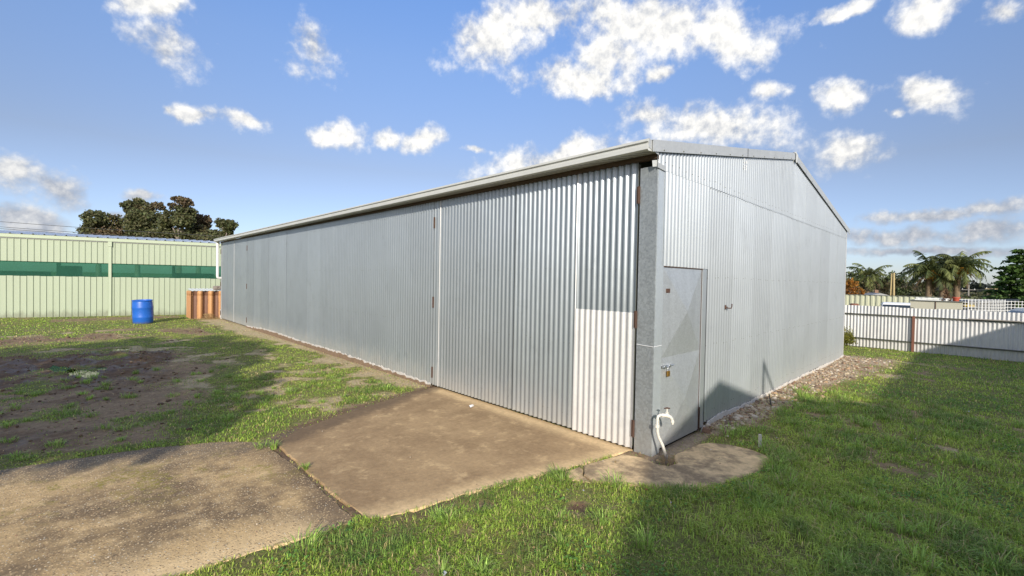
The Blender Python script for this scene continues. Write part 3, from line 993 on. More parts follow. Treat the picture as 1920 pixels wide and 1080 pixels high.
dp.tube([(-0.13, 18.20, 2.88), (-0.13, 18.20, 1.66), (-0.12, 18.205, 1.61), (-0.08, 18.22, 1.585), (0.02, 18.24, 1.58)], 0.047, 14)
dp.build('downpipe', M_WHITE, shed, 40)
MB().box(-0.02, 0.06, 18.235, 18.30, -0.03, 0.36).build('corner_stub', M_WHITE, shed)

# barge capping along the rakes, roof, ridge
def barge(x0, z0, x1, z1, h=0.112):
    b_ = MB()
    b_.add([(x0, -0.040, z0), (x1, -0.040, z1), (x1, -0.040, z1 - h), (x0, -0.040, z0 - h), (x0, 0.12, z0 + 0.004), (x1, 0.12, z1 + 0.004),
            (x0, -0.034, z0 - 0.003), (x1, -0.034, z1 - 0.003), (x1, -0.034, z1 - h), (x0, -0.034, z0 - h), (x0, 0.12, z0 - 0.002), (x1, 0.12, z1 - 0.002)],
           [(0, 1, 2, 3), (0, 4, 5, 1), (6, 9, 8, 7), (6, 7, 11, 10), (3, 2, 8, 9), (0, 3, 9, 6), (1, 7, 8, 2), (4, 10, 11, 5), (0, 6, 10, 4), (1, 5, 11, 7)])
    o = b_.build('barge_capping', M_TRIM, shed)
    L = math.hypot(x1 - x0, z1 - z0); k = int(L / 0.42)
    sc_ = MB()
    for i in range(k):
        t = (i + 0.5) / k; px, pz = x0 + (x1 - x0) * t, z0 + (z1 - z0) * t - h + 0.016
        sc_.tube([(px, -0.038, pz), (px, -0.047, pz)], 0.007, 6)
    s_ = sc_.build('fixing_screws', M_RAIL, o); s_['kind'] = 'stuff'


RZ = 3.925
barge(-0.165, 3.080, 2.33, 3.080 + (RZ - 3.08) * 2.495 / 4.685)
barge(2.31, 3.079 + (RZ - 3.08) * 2.475 / 4.685, 4.50, RZ)
barge(4.54, RZ, 9.205, 3.080)
rc = MB().add([(4.40, -0.047, 3.912), (4.52, -0.047, 3.945), (4.64, -0.047, 3.912), (4.40, 18.3, 3.912), (4.52, 18.3, 3.945), (4.64, 18.3, 3.912),
               (4.56, -0.050, 3.76), (4.50, -0.050, 3.78)],
              [(0, 1, 4, 3), (1, 2, 5, 4), (0, 2, 1), (3, 4, 5), (0, 3, 5, 2), (1, 2, 6, 7)])
rc.build('ridge_cap', M_GUTTER, shed)
for sgn in (-1, 1):
    r_ = MB(); kk = 240
    for i in range(kk + 1):
        y = 0.10 + i * (18.2 - 0.10) / kk; dz = 0.0085 * math.cos(i * math.pi)
        r_.v.append((4.52, y, 3.90 + dz)); r_.v.append((4.52 + sgn * 4.66, y, 3.90 + dz - 0.841))
    for i in range(kk): r_.f.append((2 * i, 2 * i + 1, 2 * i + 3, 2 * i + 2))
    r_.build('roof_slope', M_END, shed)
bk = MB().add([(0.02, 18.23, -0.05), (9.02, 18.23, -0.05), (9.02, 18.23, 3.0), (4.52, 18.23, 3.85), (0.02, 18.23, 3.0)], [(0, 1, 2, 3, 4)])
bk.build('rear_wall', M_END, shed)
obj('side_wall', corr_mesh('side_wall', 18.2, -0.03, 2.99, out=1), M_END, shed, (9.03, 0.02, 0))
MB().box(9.005, 9.052, -0.014, 0.04, 0.05, 2.985).build('corner_trim', M_NEW, shed)
# torn ends of the eave flashing at the near corner
fl = MB()
fl.obox((-0.060, 0.02, 2.852), (0.055, -0.034, 0.010), (0.002, 0.003, 0), (-0.012, 0.0, 0.060))
fl.obox((-0.03, -0.02, 2.845), (0.155, -0.002, -0.012), (0, 0.003, 0), (0, 0, 0.05))
fl.obox((-0.225, -0.026, 2.998), (0.19, 0, -0.035), (0, 0.003, 0), (0.0, 0.0, 0.085))
fl.build('flashing_end', M_TRIM, shed)

# personal door: flat zinc skin with two stacked cross folds
door = MB()
X0, X1, Z0, Z1 = 0.172, 1.080, 0.040, 1.884
ym = 0.004; ybk = 0.035
zm = (Z0 + Z1) / 2
vs = []; 
def dv(x, y, z): vs.append((x, y, z)); return len(vs) - 1
fs = []
a0, a1 = dv(X0, ym, Z0), dv(X1, ym, Z0); b0_, b1_ = dv(X0, ym, zm), dv(X1, ym, zm); c0, c1 = dv(X0, ym, Z1), dv(X1, ym, Z1)
m0 = dv((X0 + X1) / 2, ym - 0.055, (Z0 + zm) / 2); m1 = dv((X0 + X1) / 2, ym - 0.055, (Z1 + zm) / 2)
for q in ((a0, a1, m0), (a1, b1_, m0), (b1_, b0_, m0), (b0_, a0, m0), (b0_, b1_, m1), (b1_, c1, m1), (c1, c0, m1), (c0, b0_, m1)): fs.append(q)
B4 = [dv(X0, ybk, Z0), dv(X1, ybk, Z0), dv(X1, ybk, Z1), dv(X0, ybk, Z1)]
fs += [tuple(B4), (a0, B4[0], B4[1], a1), (c0, c1, B4[2], B4[3]), (a0, b0_, c0, B4[3], B4[0]), (a1, B4[1], B4[2], c1, b1_)]
door.add(vs, fs)
pd = door.build('steel_door', M_DOOR, shed)
MB().box(0.262 - 0.035, 0.262 + 0.035, -0.012, 0.002, 1.625, 1.668).build('hinge_plate', M_RUST, pd)
la = MB()
la.box(0.165, 0.335, -0.014, -0.006, 0.862, 0.884); la.tube([(0.17, -0.020, 0.873), (0.40, -0.020, 0.873)], 0.007, 8)
la.box(0.20, 0.225, -0.030, -0.004, 0.858, 0.888); la.box(0.30, 0.32, -0.030, -0.004, 0.858, 0.888)
la.build('latch', M_CHROME, pd, 40)
MB().box(1.088, 1.104, -0.010, 0.012, 0.05, 0.30).build('lower_hinge', M_RUST, pd)
jr = MB(); 
jr.box(0.150, 0.1665, -0.002, 0.03, 0.0, 1.893); jr.build('door_jamb', M_RUST, shed)
MB().box(1.0835, 1.0900, 0.001, 0.03, 0.03, 1.893).build('door_jamb', M_RUST, shed)
MB().box(0.1505, 1.0895, 0.036, 0.045, 0.0, 1.9).build('door_backing', M_DARKGAP, shed)
MB().box(0.150, 1.12, -0.006, 0.03, 1.887, 1.897).build('door_head', M_BEAM, shed)
js = MB().box(1.0905, 1.196, -0.009, 0.02, 0.055, 1.892); js.build('door_strip', M_END, shed)
MB().box(1.197, 1.2065, 0.002, 0.02, 0.06, 1.892).build('joint_gap', M_DARKGAP, shed)
# hook screwed to the wall
hk = MB(); hk.lathe([(0.030, 0), (0.030, 0.006), (0.012, 0.012)], 10)
hk.v = [(x, -z - 0.009, y) for x, y, z in hk.v]
hk.tube([(0, -0.012, 0), (0.02, -0.045, -0.012), (0.035, -0.07, -0.010), (0.038, -0.075, 0.015), (0.038, -0.075, 0.045)], 0.007, 8)
ho = hk.build('wall_hook', M_RUST, shed, 40); ho.location = (1.77, 0, 1.435)
# old chalk scrawl under the barge
ch = MB()
def stroke(x0, z0, x1, z1):
    d = Vector((x1 - x0, 0, z1 - z0)); d.normalize(); s_ = Vector((-d.z, 0, d.x)) * 0.007
    a, b_ = Vector((x0, -0.0205, z0)), Vector((x1, -0.0205, z1))
    ch.add([a - s_, b_ - s_, b_ + s_, a + s_], [(0, 1, 2, 3)])
for st_ in [(2.50, 3.41, 2.50, 3.36), (2.48, 3.345, 2.515, 3.32), (2.48, 3.30, 2.515, 3.28), (2.515, 3.28, 2.48, 3.255), (2.48, 3.255, 2.515, 3.24),
            (2.555, 3.35, 2.585, 3.37), (2.585, 3.37, 2.60, 3.34), (2.555, 3.35, 2.56, 3.33), (2.555, 3.30, 2.60, 3.305), (2.56, 3.275, 2.595, 3.275), (2.565, 3.25, 2.59, 3.255)]:
    stroke(st_[0] - 0.24, st_[1], st_[2] - 0.24, st_[3])
o = ch.build('chalk_mark', M_CHALK, shed); o['kind'] = 'stuff'


# ragged mortar sealing the foot of the sheets
def fillet(name, L, pt, zt, seed, step=0.035, parent=None, mt=M_MORTAR):
    r = random.Random(seed); f_ = MB(); k = int(L / step)
    for i in range(k + 1):
        u = i * L / k; t = zt(u) + r.uniform(-0.016, 0.018); w = r.uniform(0.026, 0.042)
        f_.v += [pt(u, 0.004, t), pt(u, 0.016, t - 0.006), pt(u, w, -0.04 if name != 'x' else 0), pt(u, -0.01, -0.04)]
    for i in range(k):
        a, b_ = 4 * i, 4 * i + 4
        f_.f += [(a, a + 1, b_ + 1, b_), (a + 1, a + 2, b_ + 2, b_ + 1)]
    f_.f += [(0, 3, 2, 1), (4 * k, 4 * k + 1, 4 * k + 2, 4 * k + 3)]
    return f_.build(name, mt, parent)


nz1 = lambda u, s: float(fbm(np.array([u]), np.array([s]), 1.0, 3, 5)[0])
fillet('mortar_seal', 7.9, lambda u, o, z: (1.14 + u, -o - 0.009, z), lambda u: 0.10 + 0.05 * (nz1(u * 1.7, 3.0) - 0.5) - 0.02 * (u / 7.9) - 0.05 * max(0, 1 - u / 0.3), 3, parent=shed)
fillet('mortar_seal', 10.7, lambda u, o, z: (-o * 0.6 - 0.009, 3.82 + u, z), lambda u: low[min(13, int(u / 0.7675))] + 0.006, 4, 0.05, parent=shed)
fillet('earth_footing', 10.7, lambda u, o, z: (-o - 0.013, 3.82 + u, z), lambda u: low[min(13, int(u / 0.7675))] - 0.018, 9, 0.06, parent=shed, mt=M_SOILEDGE)

# ------------------------------------------------------------------ padlock, tap, stake
pk = thing('padlock', 'small brass padlock hanging from the latch of the narrow steel door', 'padlock', (0.272, -0.028, 0.80))
b_ = MB().box(-0.021, 0.021, -0.008, 0.008, -0.03, 0.025); b_.build('lock_body', M_BRASS, pk)
b_ = MB().tube([(-0.013, 0, 0.02), (-0.013, 0, 0.055), (-0.006, 0, 0.068), (0.006, 0, 0.068), (0.013, 0, 0.055), (0.013, 0, 0.02)], 0.0035, 8)
b_.build('shackle', M_CHROME, pk, 50)

tp_ = thing('garden_tap', 'chipped white garden tap on a leaning standpipe by the shed corner', 'tap', (-0.005, -0.155, -0.06))
b_ = MB().tube([(0.012, -0.015, -0.02), (0.002, -0.008, 0.12), (-0.018, 0.02, 0.22), (-0.05, 0.045, 0.30), (-0.066, 0.052, 0.36), (-0.068, 0.053, 0.48),
                (-0.062, 0.050, 0.503), (-0.045, 0.038, 0.515), (-0.025, 0.022, 0.512)], [0.0155, 0.015, 0.0145, 0.0135, 0.0135, 0.0135, 0.0145, 0.0145, 0.0135], 12)
b_.build('standpipe', M_TAP, tp_, 60)
b_ = MB().tube([(-0.069, 0.054, 0.395), (-0.069, 0.054, 0.425)], 0.0225, 12); b_.build('pipe_collar', M_TAP, tp_, 40)
b_ = MB()
b_.tube([(-0.034, 0.030, 0.512), (-0.022, 0.020, 0.512)], 0.021, 6)
b_.tube([(-0.024, 0.021, 0.512), (0.004, -0.002, 0.510), (0.028, -0.022, 0.500), (0.044, -0.034, 0.478), (0.050, -0.039, 0.455)], [0.016, 0.021, 0.017, 0.015, 0.015], 10)
b_.tube([(0.050, -0.039, 0.458), (0.050, -0.039, 0.442)], 0.019, 10)
b_.tube([(0.051, -0.040, 0.442), (0.052, -0.041, 0.425)], 0.012, 10)
b_.build('tap_body', M_TAP, tp_, 50)
b_ = MB(); b_.tube([(0.006, -0.004, 0.515), (0.006, -0.004, 0.545)], [0.019, 0.015], 10); b_.tube([(0.006, -0.004, 0.545), (0.006, -0.004, 0.575)], 0.007, 8)
b_.build('tap_bonnet', M_TAP, tp_, 50)
b_ = MB(); b_.tube([(-0.015, 0.014, 0.578), (0.006, -0.004, 0.583), (0.027, -0.022, 0.578)], [0.006, 0.008, 0.006], 8); b_.build('tap_handle', M_RUST, tp_, 50)

sk = MB().tube([(0, 0, -0.08), (0.002, 0, 0.06), (0.001, 0.001, 0.135)], [0.017, 0.018, 0.017], 4)
o = sk.build('survey_peg', M_STAKE); o.location = (1.14, -0.64, 0)
tag(o, 'short white peg of peeling timber standing in the grass', 'peg')

# dead twigs in the hole round the standpipe
r = random.Random(8); tw = MB()
for i in range(70):
    a = r.uniform(0, 6.28); d = abs(r.gauss(0, 0.075)); c = Vector((-0.01 + d * math.cos(a) * 1.2, -0.15 + d * math.sin(a) * 0.8, r.uniform(-0.02, 0.045)))
    t = r.uniform(0, 6.28); L = r.uniform(0.03, 0.09); v = Vector((math.cos(t), math.sin(t), r.uniform(-0.4, 0.4))) * L / 2
    tw.tube([c - v, c + v * 0.3 + Vector((0, 0, r.uniform(-.01, .01))), c + v], 0.0018, 4, False)
tag(tw.build('dead_twigs', M_STRAW), kind='stuff')
lt = MB().add([(-0.345, 2.40, 0.034), (-0.25, 2.44, 0.030), (-0.24, 2.475, 0.045), (-0.33, 2.45, 0.052), (-0.29, 2.42, 0.062)], [(0, 1, 4), (1, 2, 4), (2, 3, 4), (3, 0, 4)])
tag(lt.build('litter_scrap', M_LITTER), 'crumpled white scrap lying on the brown concrete before the doors', 'litter')

# ------------------------------------------------------------------ white corrugated fence on the right
fence = thing('corrugated_fence', 'white zinc corrugated fence with two rails and rusty posts across the lawn', 'fence', (12.0, 0, 0))
fs_ = corr_mesh('fence_sheet', PW + 0.02, 0.015, 1.18, out=-1, amp=0.0135)
FR = random.Random(31)
y = -7.6; k = 0
while y < 18:
    o = obj('fence_sheet', fs_, M_FENCE, fence, (0.035 + 0.002 * (k % 2), y, FR.uniform(-0.012, 0.012))); y += PW; k += 1
for z, x in ((0.925, 0.0), (0.245, 0.0)):
    rl = MB(); 
    rl.box(x - 0.004, x + 0.020, -8, 18, z, z + 0.036); rl.box(x - 0.030, x - 0.004, -8, 18, z + 0.030, z + 0.036)
    rl.build('rail', M_RAIL, fence)
MB().box(-0.062, -0.031, -2.95, -2.05, 0.962, 0.985).build('loose_batten', M_GREYWOOD, fence)
post = MB(); post.box(-0.035, 0.015, -0.022, -0.016, -0.1, 0.965); post.box(-0.0352, -0.029, -0.016, 0.034, -0.1, 0.966)
pme = post.mesh('post')
for j in range(-2, 6):
    obj('post', pme, M_RUSTPOST, fence, (0, -1.035 + j * 3.05, 0))

# ------------------------------------------------------------------ green steel building on the left
ga = math.atan2(20.76 - 22.37, 0.31 + 6.04)
gb = thing('green_steel_building', 'long pale green steel building with shade cloth band between its wall panels', 'building', (-6.04, 22.37, 0), ga)
RIB = 0.1765


def panel_mesh(z0, z1):
    pr = [(0.0, 0.0), (RIB - 0.030, 0.0), (RIB - 0.022, -0.026), (RIB - 0.006, -0.026), (RIB + 0.002, 0.0), (RIB + 0.002, 0.004), (0.0, 0.004)]
    return MB().prism(pr, (0, 0, z0), (1, 0, 0), (0, 1, 0), (0, 0, z1 - z0)).mesh('wall_panel')


lowp = panel_mesh(-0.03, 1.535); upp = panel_mesh(2.075, 2.90)
k0, k1 = -26, 62
for k in range(k0, k1):
    o = obj('wall_panel', lowp, M_GREEN, gb, (k * RIB + 0.01, 0, 0.006 * math.sin(k * 1.7)))
    obj('wall_panel', upp, M_GREEN, gb, (k * RIB + 0.03, 0, 0))
xl, xr = k0 * RIB, k1 * RIB
MB().box(xl, xr, -0.070, 0.02, 2.935, 3.055).build('gutter', M_GREENTRIM, gb)
MB().box(xl, xr, -0.030, 0.03, 2.902, 2.934).build('eave_shadow_angle', M_ROOFGREY, gb)
for sx in (-3.1, 3.06, 9.2):
    p_ = MB().box(sx - 0.045, sx + 0.045, -0.055, 0.045, -0.05, 2.90); p_.box(sx - 0.06, sx + 0.06, -0.075, -0.056, 2.74, 2.93)
    p_.build('post', M_GREENTRIM, gb)
MB().box(xl, xr, 0.012, 0.015, 1.53, 2.08).build('shade_cloth', M_CLOTH, gb)
MB().box(xl, xr, 0.02, 0.06, 2.04, 2.09).build('girt', M_GREENTRIM, gb)
rf = MB(); pr = []
x = xl
rp = [(xl, 0.0)]
while x < xr:
    for a, o_ in ((0.05, 0.0), (0.07, 0.035), (0.10, 0.035), (0.12, 0.0), (0.30, 0.0)):
        rp.append((x + a, o_))
    x += 0.30
for i, (a, o_) in enumerate(rp):
    rf.v += [(a, -0.06, 3.065 + o_), (a, 4.5, 3.42 + o_)]
for i in range(len(rp) - 1): rf.f.append((2 * i, 2 * i + 2, 2 * i + 3, 2 * i + 1))
rf.build('roof_sheet', M_ROOFWHITE, gb)
rb_ = MB().add([(xl, 4.5, 3.42), (xr, 4.5, 3.42), (xr, 9.0, 3.06), (xl, 9.0, 3.06)], [(0, 1, 2, 3)]); rb_.build('rear_roof', M_ROOFWHITE, gb)
MB().box(xl, xr, 8.9, 8.95, -0.05, 1.5).build('rear_wall', M_GREEN, gb)
for sx in (0.5, 4.6, 7.2):
    MB().box(sx - 0.06, sx + 0.06, 3.9, 4.02, 0, 3.3).build('inner_post', M_GREENTRIM, gb)
for (a, b2, c_, d_, e_) in ((1.2, 1.8, 1.2, 1.8, 1.95), (4.9, 6.3, 2.0, 2.8, 1.75), (-1.5, 0.3, 3.0, 3.8, 1.7)):
    MB().box(a, b2, c_, d_, 0, e_).build('stored_crate', M_DARKROOF, gb)

# ------------------------------------------------------------------ barrel and bin
br = thing('plastic_barrel', 'bright blue plastic barrel standing on the grass before the green wall', 'barrel', (-2.39, 17.72, 0))
br.rotation_euler = (math.radians(1.5), math.radians(-2), 0)
bprof = [(0.262, 0.0), (0.280, 0.03), (0.283, 0.20), (0.290, 0.222), (0.283, 0.245), (0.285, 0.52), (0.292, 0.545), (0.285, 0.57), (0.280, 0.72), (0.268, 0.755), (0.282, 0.762), (0.286, 0.785), (0.275, 0.80), (0.262, 0.80), (0.258, 0.775)]
MB().lathe(bprof, 32).build('body', M_BLUE, br, 35)
b_ = MB(); b_.lathe([(0.036, 0.775), (0.036, 0.797)], 10, (0.15, 0.05)); b_.build('bung', M_BLUE, br)
b_ = MB(); b_.lathe([(0.036, 0.775), (0.036, 0.797)], 10, (-0.15, -0.03)); b_.build('bung', M_BLUE, br)

bn = thing('rusty_bin', 'rusty orange fluted sheet iron bin with grey lid behind the shed corner', 'bin', (-1.0, 18.36, 0))
def wav(u, amp=0.075, p=0.345, ph=0.0): return amp * math.cos(2 * math.pi * (u / p) + ph)
def wavewall(name, L, o, ux, un_, z0, z1, ph=0.0, amp=0.075, p=0.345):
    o, ux, un_ = map(Vector, (o, ux, un_)); m_ = MB(); k = int(L / p * 14)
    rows = [z0, z0 + 0.05, z1 - 0.20, z1 - 0.165, z1 - 0.155, z1 - 0.03, z1]
    for z in rows:
        for i in range(k + 1):
            u = L * i / k; w = wav(u, amp, p, ph)
            if abs(z - (z1 - 0.165)) < 1e-6: w -= 0.012
            if z == z1: w *= 0.6
            m_.v.append(tuple(o + ux * u + un_ * w + Vector((0, 0, z))))
    for j in range(len(rows) - 1):
        for i in range(k): m_.f.append((j * (k + 1) + i, j * (k + 1) + i + 1, (j + 1) * (k + 1) + i + 1, (j + 1) * (k + 1) + i))
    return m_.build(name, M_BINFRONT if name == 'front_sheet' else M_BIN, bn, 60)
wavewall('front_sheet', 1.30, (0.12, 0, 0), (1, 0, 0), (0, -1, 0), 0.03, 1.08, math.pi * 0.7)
wavewall('side_sheet', 0.95, (0.10, 0.95, 0), (0, -1, 0), (-1, 0, 0), 0.03, 1.07, 0.4, 0.05, 0.19)
MB().box(0.16, 1.40, 0.10, 0.95, 0.02, 1.0).build('inner_box', M_DARKGAP, bn)
ld = MB(); k = 24
for i in range(k + 1):
    u = 0.05 + 1.38 * i / k; w = 0.012 * math.cos(i * math.pi)
    ld.v += [(u, -0.03 + 0.06 * (i < 3), 1.085 + w), (u, 0.98, 1.15 + w)]
for i in range(k): ld.f.append((2 * i, 2 * i + 1, 2 * i + 3, 2 * i + 2))
ld.build('lid', M_ROOFWHITE, bn)
lg = MB().tube([(0, 0, 0), (0.22, 0.04, 0.01)], [0.085, 0.08], 12)
o = lg.build('firewood_log', M_BARK, None, 50); o.location = (-0.19, 18.52, 1.185)
tag(o, 'short brown log lying on the grey lid of the rusty bin', 'log')
r = random.Random(5); tw = MB()
for i in range(220):
    c = Vector((-1.0 + r.uniform(-0.12, 1.0), 18.33 + r.gauss(-0.08, 0.07), r.uniform(0.0, 0.04)))
    if r.random() < 0.3: c.z = r.uniform(0.02, 0.22); c.x = -0.45 + r.gauss(0, 0.1)
    t = r.uniform(0, 6.28); L = r.uniform(0.06, 0.22); v = Vector((math.cos(t), math.sin(t) * 0.5, r.uniform(-0.3, 0.9))) * L / 2
    tw.tube([c - v, c + v], 0.004, 3, False)
tag(tw.build('dead_grass_stalks', M_STRAW), kind='stuff')

# ------------------------------------------------------------------ rubble and bricks along the end wall
ICO_V = []; t_ = (1 + 5 ** 0.5) / 2
for a, b2 in ((-1, t_), (1, t_), (-1, -t_), (1, -t_)): ICO_V.append((a, b2, 0))
for a, b2 in ((-1, t_), (1, t_), (-1, -t_), (1, -t_)): ICO_V.append((0, a, b2))
for a, b2 in ((t_, -1), (t_, 1), (-t_, -1), (-t_, 1)): ICO_V.append((a, 0, b2))
ICO_V = np.array(ICO_V) / math.hypot(1, t_)
ICO_F = np.array([(0, 11, 5), (0, 5, 1), (0, 1, 7), (0, 7, 10), (0, 10, 11), (1, 5, 9), (5, 11, 4), (11, 10, 2), (10, 7, 6), (7, 1, 8), (3, 9, 4), (3, 4, 2), (3, 2, 6), (3, 6, 8), (3, 8, 9), (4, 9, 5), (2, 4, 11), (6, 2, 10), (8, 6, 7), (9, 8, 1)])


def stones(name, P, size, cols, rng):
    n_ = len(P)
    J = ICO_V[None] * (1 + rng.uniform(-0.28, 0.28, (n_, 12, 1)))
    sc = rng.uniform(0.6, 1.3, (n_, 1, 3)) * np.array([1, 1, 0.62]) * size[:, None, None]
    J = J * sc
    a = rng.uniform(0, 2 * np.pi, n_); ca, sa = np.cos(a)[:, None], np.sin(a)[:, None]
    X = J[:, :, 0] * ca - J[:, :, 1] * sa; Y = J[:, :, 0] * sa + J[:, :, 1] * ca
    Vv = np.stack([X, Y, J[:, :, 2]], -1) + P[:, None, :]
    Ff = (ICO_F[None] + 12 * np.arange(n_)[:, None, None]).reshape(-1, 3)
    return np_mesh(name, Vv.reshape(-1, 3), Ff, np.repeat(cols, 12, 0))


M_STONE = foliage('mixed_stones', 0.9, 0.0)
n_ = 4200
px = RNG.uniform(1.15, 9.3, n_); py = -np.abs(RNG.normal(0, 1, n_)) * (0.10 + 0.075 * px) + 0.0
pc = cover(px, py); keep = RNG.uniform(0, 1, n_) < np.clip(pc[3] * 0.62 + 0.03, 0, 1)
px, py = px[keep], py[keep]
pz = ground_z(px, py, cover(px, py)) + 0.004
sz = np.clip(RNG.lognormal(-4.35, 0.55, len(px)), 0.006, 0.045)
pal = np.array([(0.36, 0.27, 0.18), (0.50, 0.41, 0.30), (0.24, 0.15, 0.10), (0.55, 0.48, 0.39), (0.20, 0.145, 0.105), (0.40, 0.27, 0.165)])
tag(obj('rubble', stones('rubble', np.stack([px, py, pz], -1), sz, pal[RNG.integers(0, 6, len(px))], RNG), M_STONE), kind='stuff')
# crumbs of stone and soil over the concrete and the mud
n_ = 700
px = RNG.uniform(-5.5, 0, n_); py = RNG.uniform(0.3, 3.6, n_)
ok_ = inside(PEBBLE, px, py) | (inside(APRON, px, py) & (RNG.uniform(0, 1, n_) < 0.05))
px, py = px[ok_], py[ok_]
tag(obj('loose_grit', stones('loose_grit', np.stack([px, py, np.full(len(px), 0.024)], -1), RNG.uniform(0.002, 0.0065, len(px)), pal[RNG.integers(0, 6, len(px))], RNG), M_STONE), kind='stuff')
n_ = 5200
px = RNG.uniform(-7.0, -0.6, n_); py = RNG.uniform(3.6, 15.0, n_)
pc = cover(px, py); keep = RNG.uniform(0, 1, n_) < np.clip((1 - pc[0]) * (0.25 + pc[2]), 0, 1) * 0.9
px, py = px[keep], py[keep]
pz = ground_z(px, py, cover(px, py))
clodc = np.array([(0.14, 0.094, 0.06), (0.19, 0.13, 0.085), (0.10, 0.066, 0.042), (0.24, 0.17, 0.11)])
tag(obj('soil_clods', stones('soil_clods', np.stack([px, py, pz + 0.004], -1), np.clip(RNG.lognormal(-4.4, 0.6, len(px)), 0.006, 0.045), clodc[RNG.integers(0, 4, len(px))], RNG), M_STONE), kind='stuff')
bd = MB().box(-0.11, 0.11, -0.055, 0.055, -0.02, 0.05)
bme = bd.mesh('broken_brick'); bme.materials.append(M_BRICK)
for i, (x, y, rz, sx, lab) in enumerate([(3.05, -0.42, 0.3, 0.9, 'reddish broken brick in the grass below the leaning stick'), (7.7, -0.62, 1.1, 1.0, 'brown brick half buried at the far end of the rubble'),
                                 (1.22, -0.05, 0.2, 0.75, 'broken brick wedged under the wall beside the steel door'), (2.3, -0.22, 0.8, 0.6, 'small reddish brick piece among the near rubble')]):
    o = obj('broken_brick', bme, M_BRICK, None, (x, y, 0.01)); o.rotation_euler = (0.15 * (i - 1), 0.1, rz); o.scale = (sx, sx, sx)
    tag(o, lab, 'brick', 'broken bricks along the end wall')
st = MB().tube([(2.72, -0.30, 0.03), (3.0, -0.20, 0.075), (3.35, -0.08, 0.10)], [0.008, 0.009, 0.006], 6)
tag(st.build('stick', M_DARKGAP), 'thin dark stick leaning on the rubble against the end wall', 'stick')

# ------------------------------------------------------------------ the house behind the camera, whose roof shades the lawn
hs = thing('weatherboard_house', 'pale weatherboard house with grey gabled roof standing behind the viewer', 'house', (0, -5.71, 0))
AX, AZ, HE, HWd = -2.78, 3.43, 2.40, 3.35
w_ = MB().box(AX - HWd + 0.35, 17.0, -8.3, -0.35, -0.05, HE - 0.06); w_.build('wall', M_HOUSE, hs)
gt = 0.05
r_ = MB()
r_.add([(AX - HWd, 0, HE), (AX, 0, AZ), (AX + HWd, 0, HE), (AX - HWd, -4.3, HE), (AX, -4.3, AZ), (AX + HWd, -4.3, HE)], [(0, 1, 4, 3), (1, 2, 5, 4)])
r_.build('gable_roof', M_ROOFGREY, hs)
MB().add([(AX - HWd + 0.01, -0.012, HE - 0.08), (AX + HWd - 0.01, -0.012, HE - 0.08), (AX + HWd - 0.01, -0.012, HE), (AX, -0.012, AZ - 0.005), (AX - HWd + 0.01, -0.012, HE)], [(0, 1, 2, 3, 4)]).build('gable_end', M_HOUSE, hs)
r_ = MB().add([(AX - HWd, -0.02, HE - 0.03), (17.4, -0.02, HE - 0.03), (17.4, -4.33, HE + 0.95), (AX - HWd, -4.33, HE + 0.95), (17.4, -8.65, HE - 0.03), (AX - HWd, -8.65, HE - 0.03)], [(0, 1, 2, 3), (3, 2, 4, 5)])
r_.build('main_roof', M_ROOFGREY, hs)
ms = MB().box(-1.165, -1.115, -0.05, 0.0, 2.7, 3.50); ms.tube([(-1.14, -0.025, 3.47), (-0.42, -0.025, 2.74)], 0.030, 6)
ms.build('roof_bracket', M_RAIL, hs)

# ------------------------------------------------------------------ trees
def cards(P, size, rng, flat=0.0, aspect=1.0):
    """leaf-sized quads at points P with random facing"""
    n_ = len(P)
    nrm = rng.normal(0, 1, (n_, 3)); nrm[:, 2] += flat * np.sign(nrm[:, 2] + 1e-9); nrm /= np.linalg.norm(nrm, axis=1, keepdims=True)
    a = np.cross(nrm, rng.normal(0, 1, (n_, 3))); a /= np.linalg.norm(a, axis=1, keepdims=True) + 1e-9
    b = np.cross(nrm, a)
    s = (size * rng.uniform(0.6, 1.4, n_))[:, None]
    a = a * s * aspect; b = b * s
    Vv = np.stack([P - a - b * 0.5, P + a * 0.2 - b, P + a + b * 0.4, P - a * 0.3 + b], 1).reshape(-1, 3)
    Ff = np.arange(4 * n_).reshape(-1, 4)
    return Vv, Ff


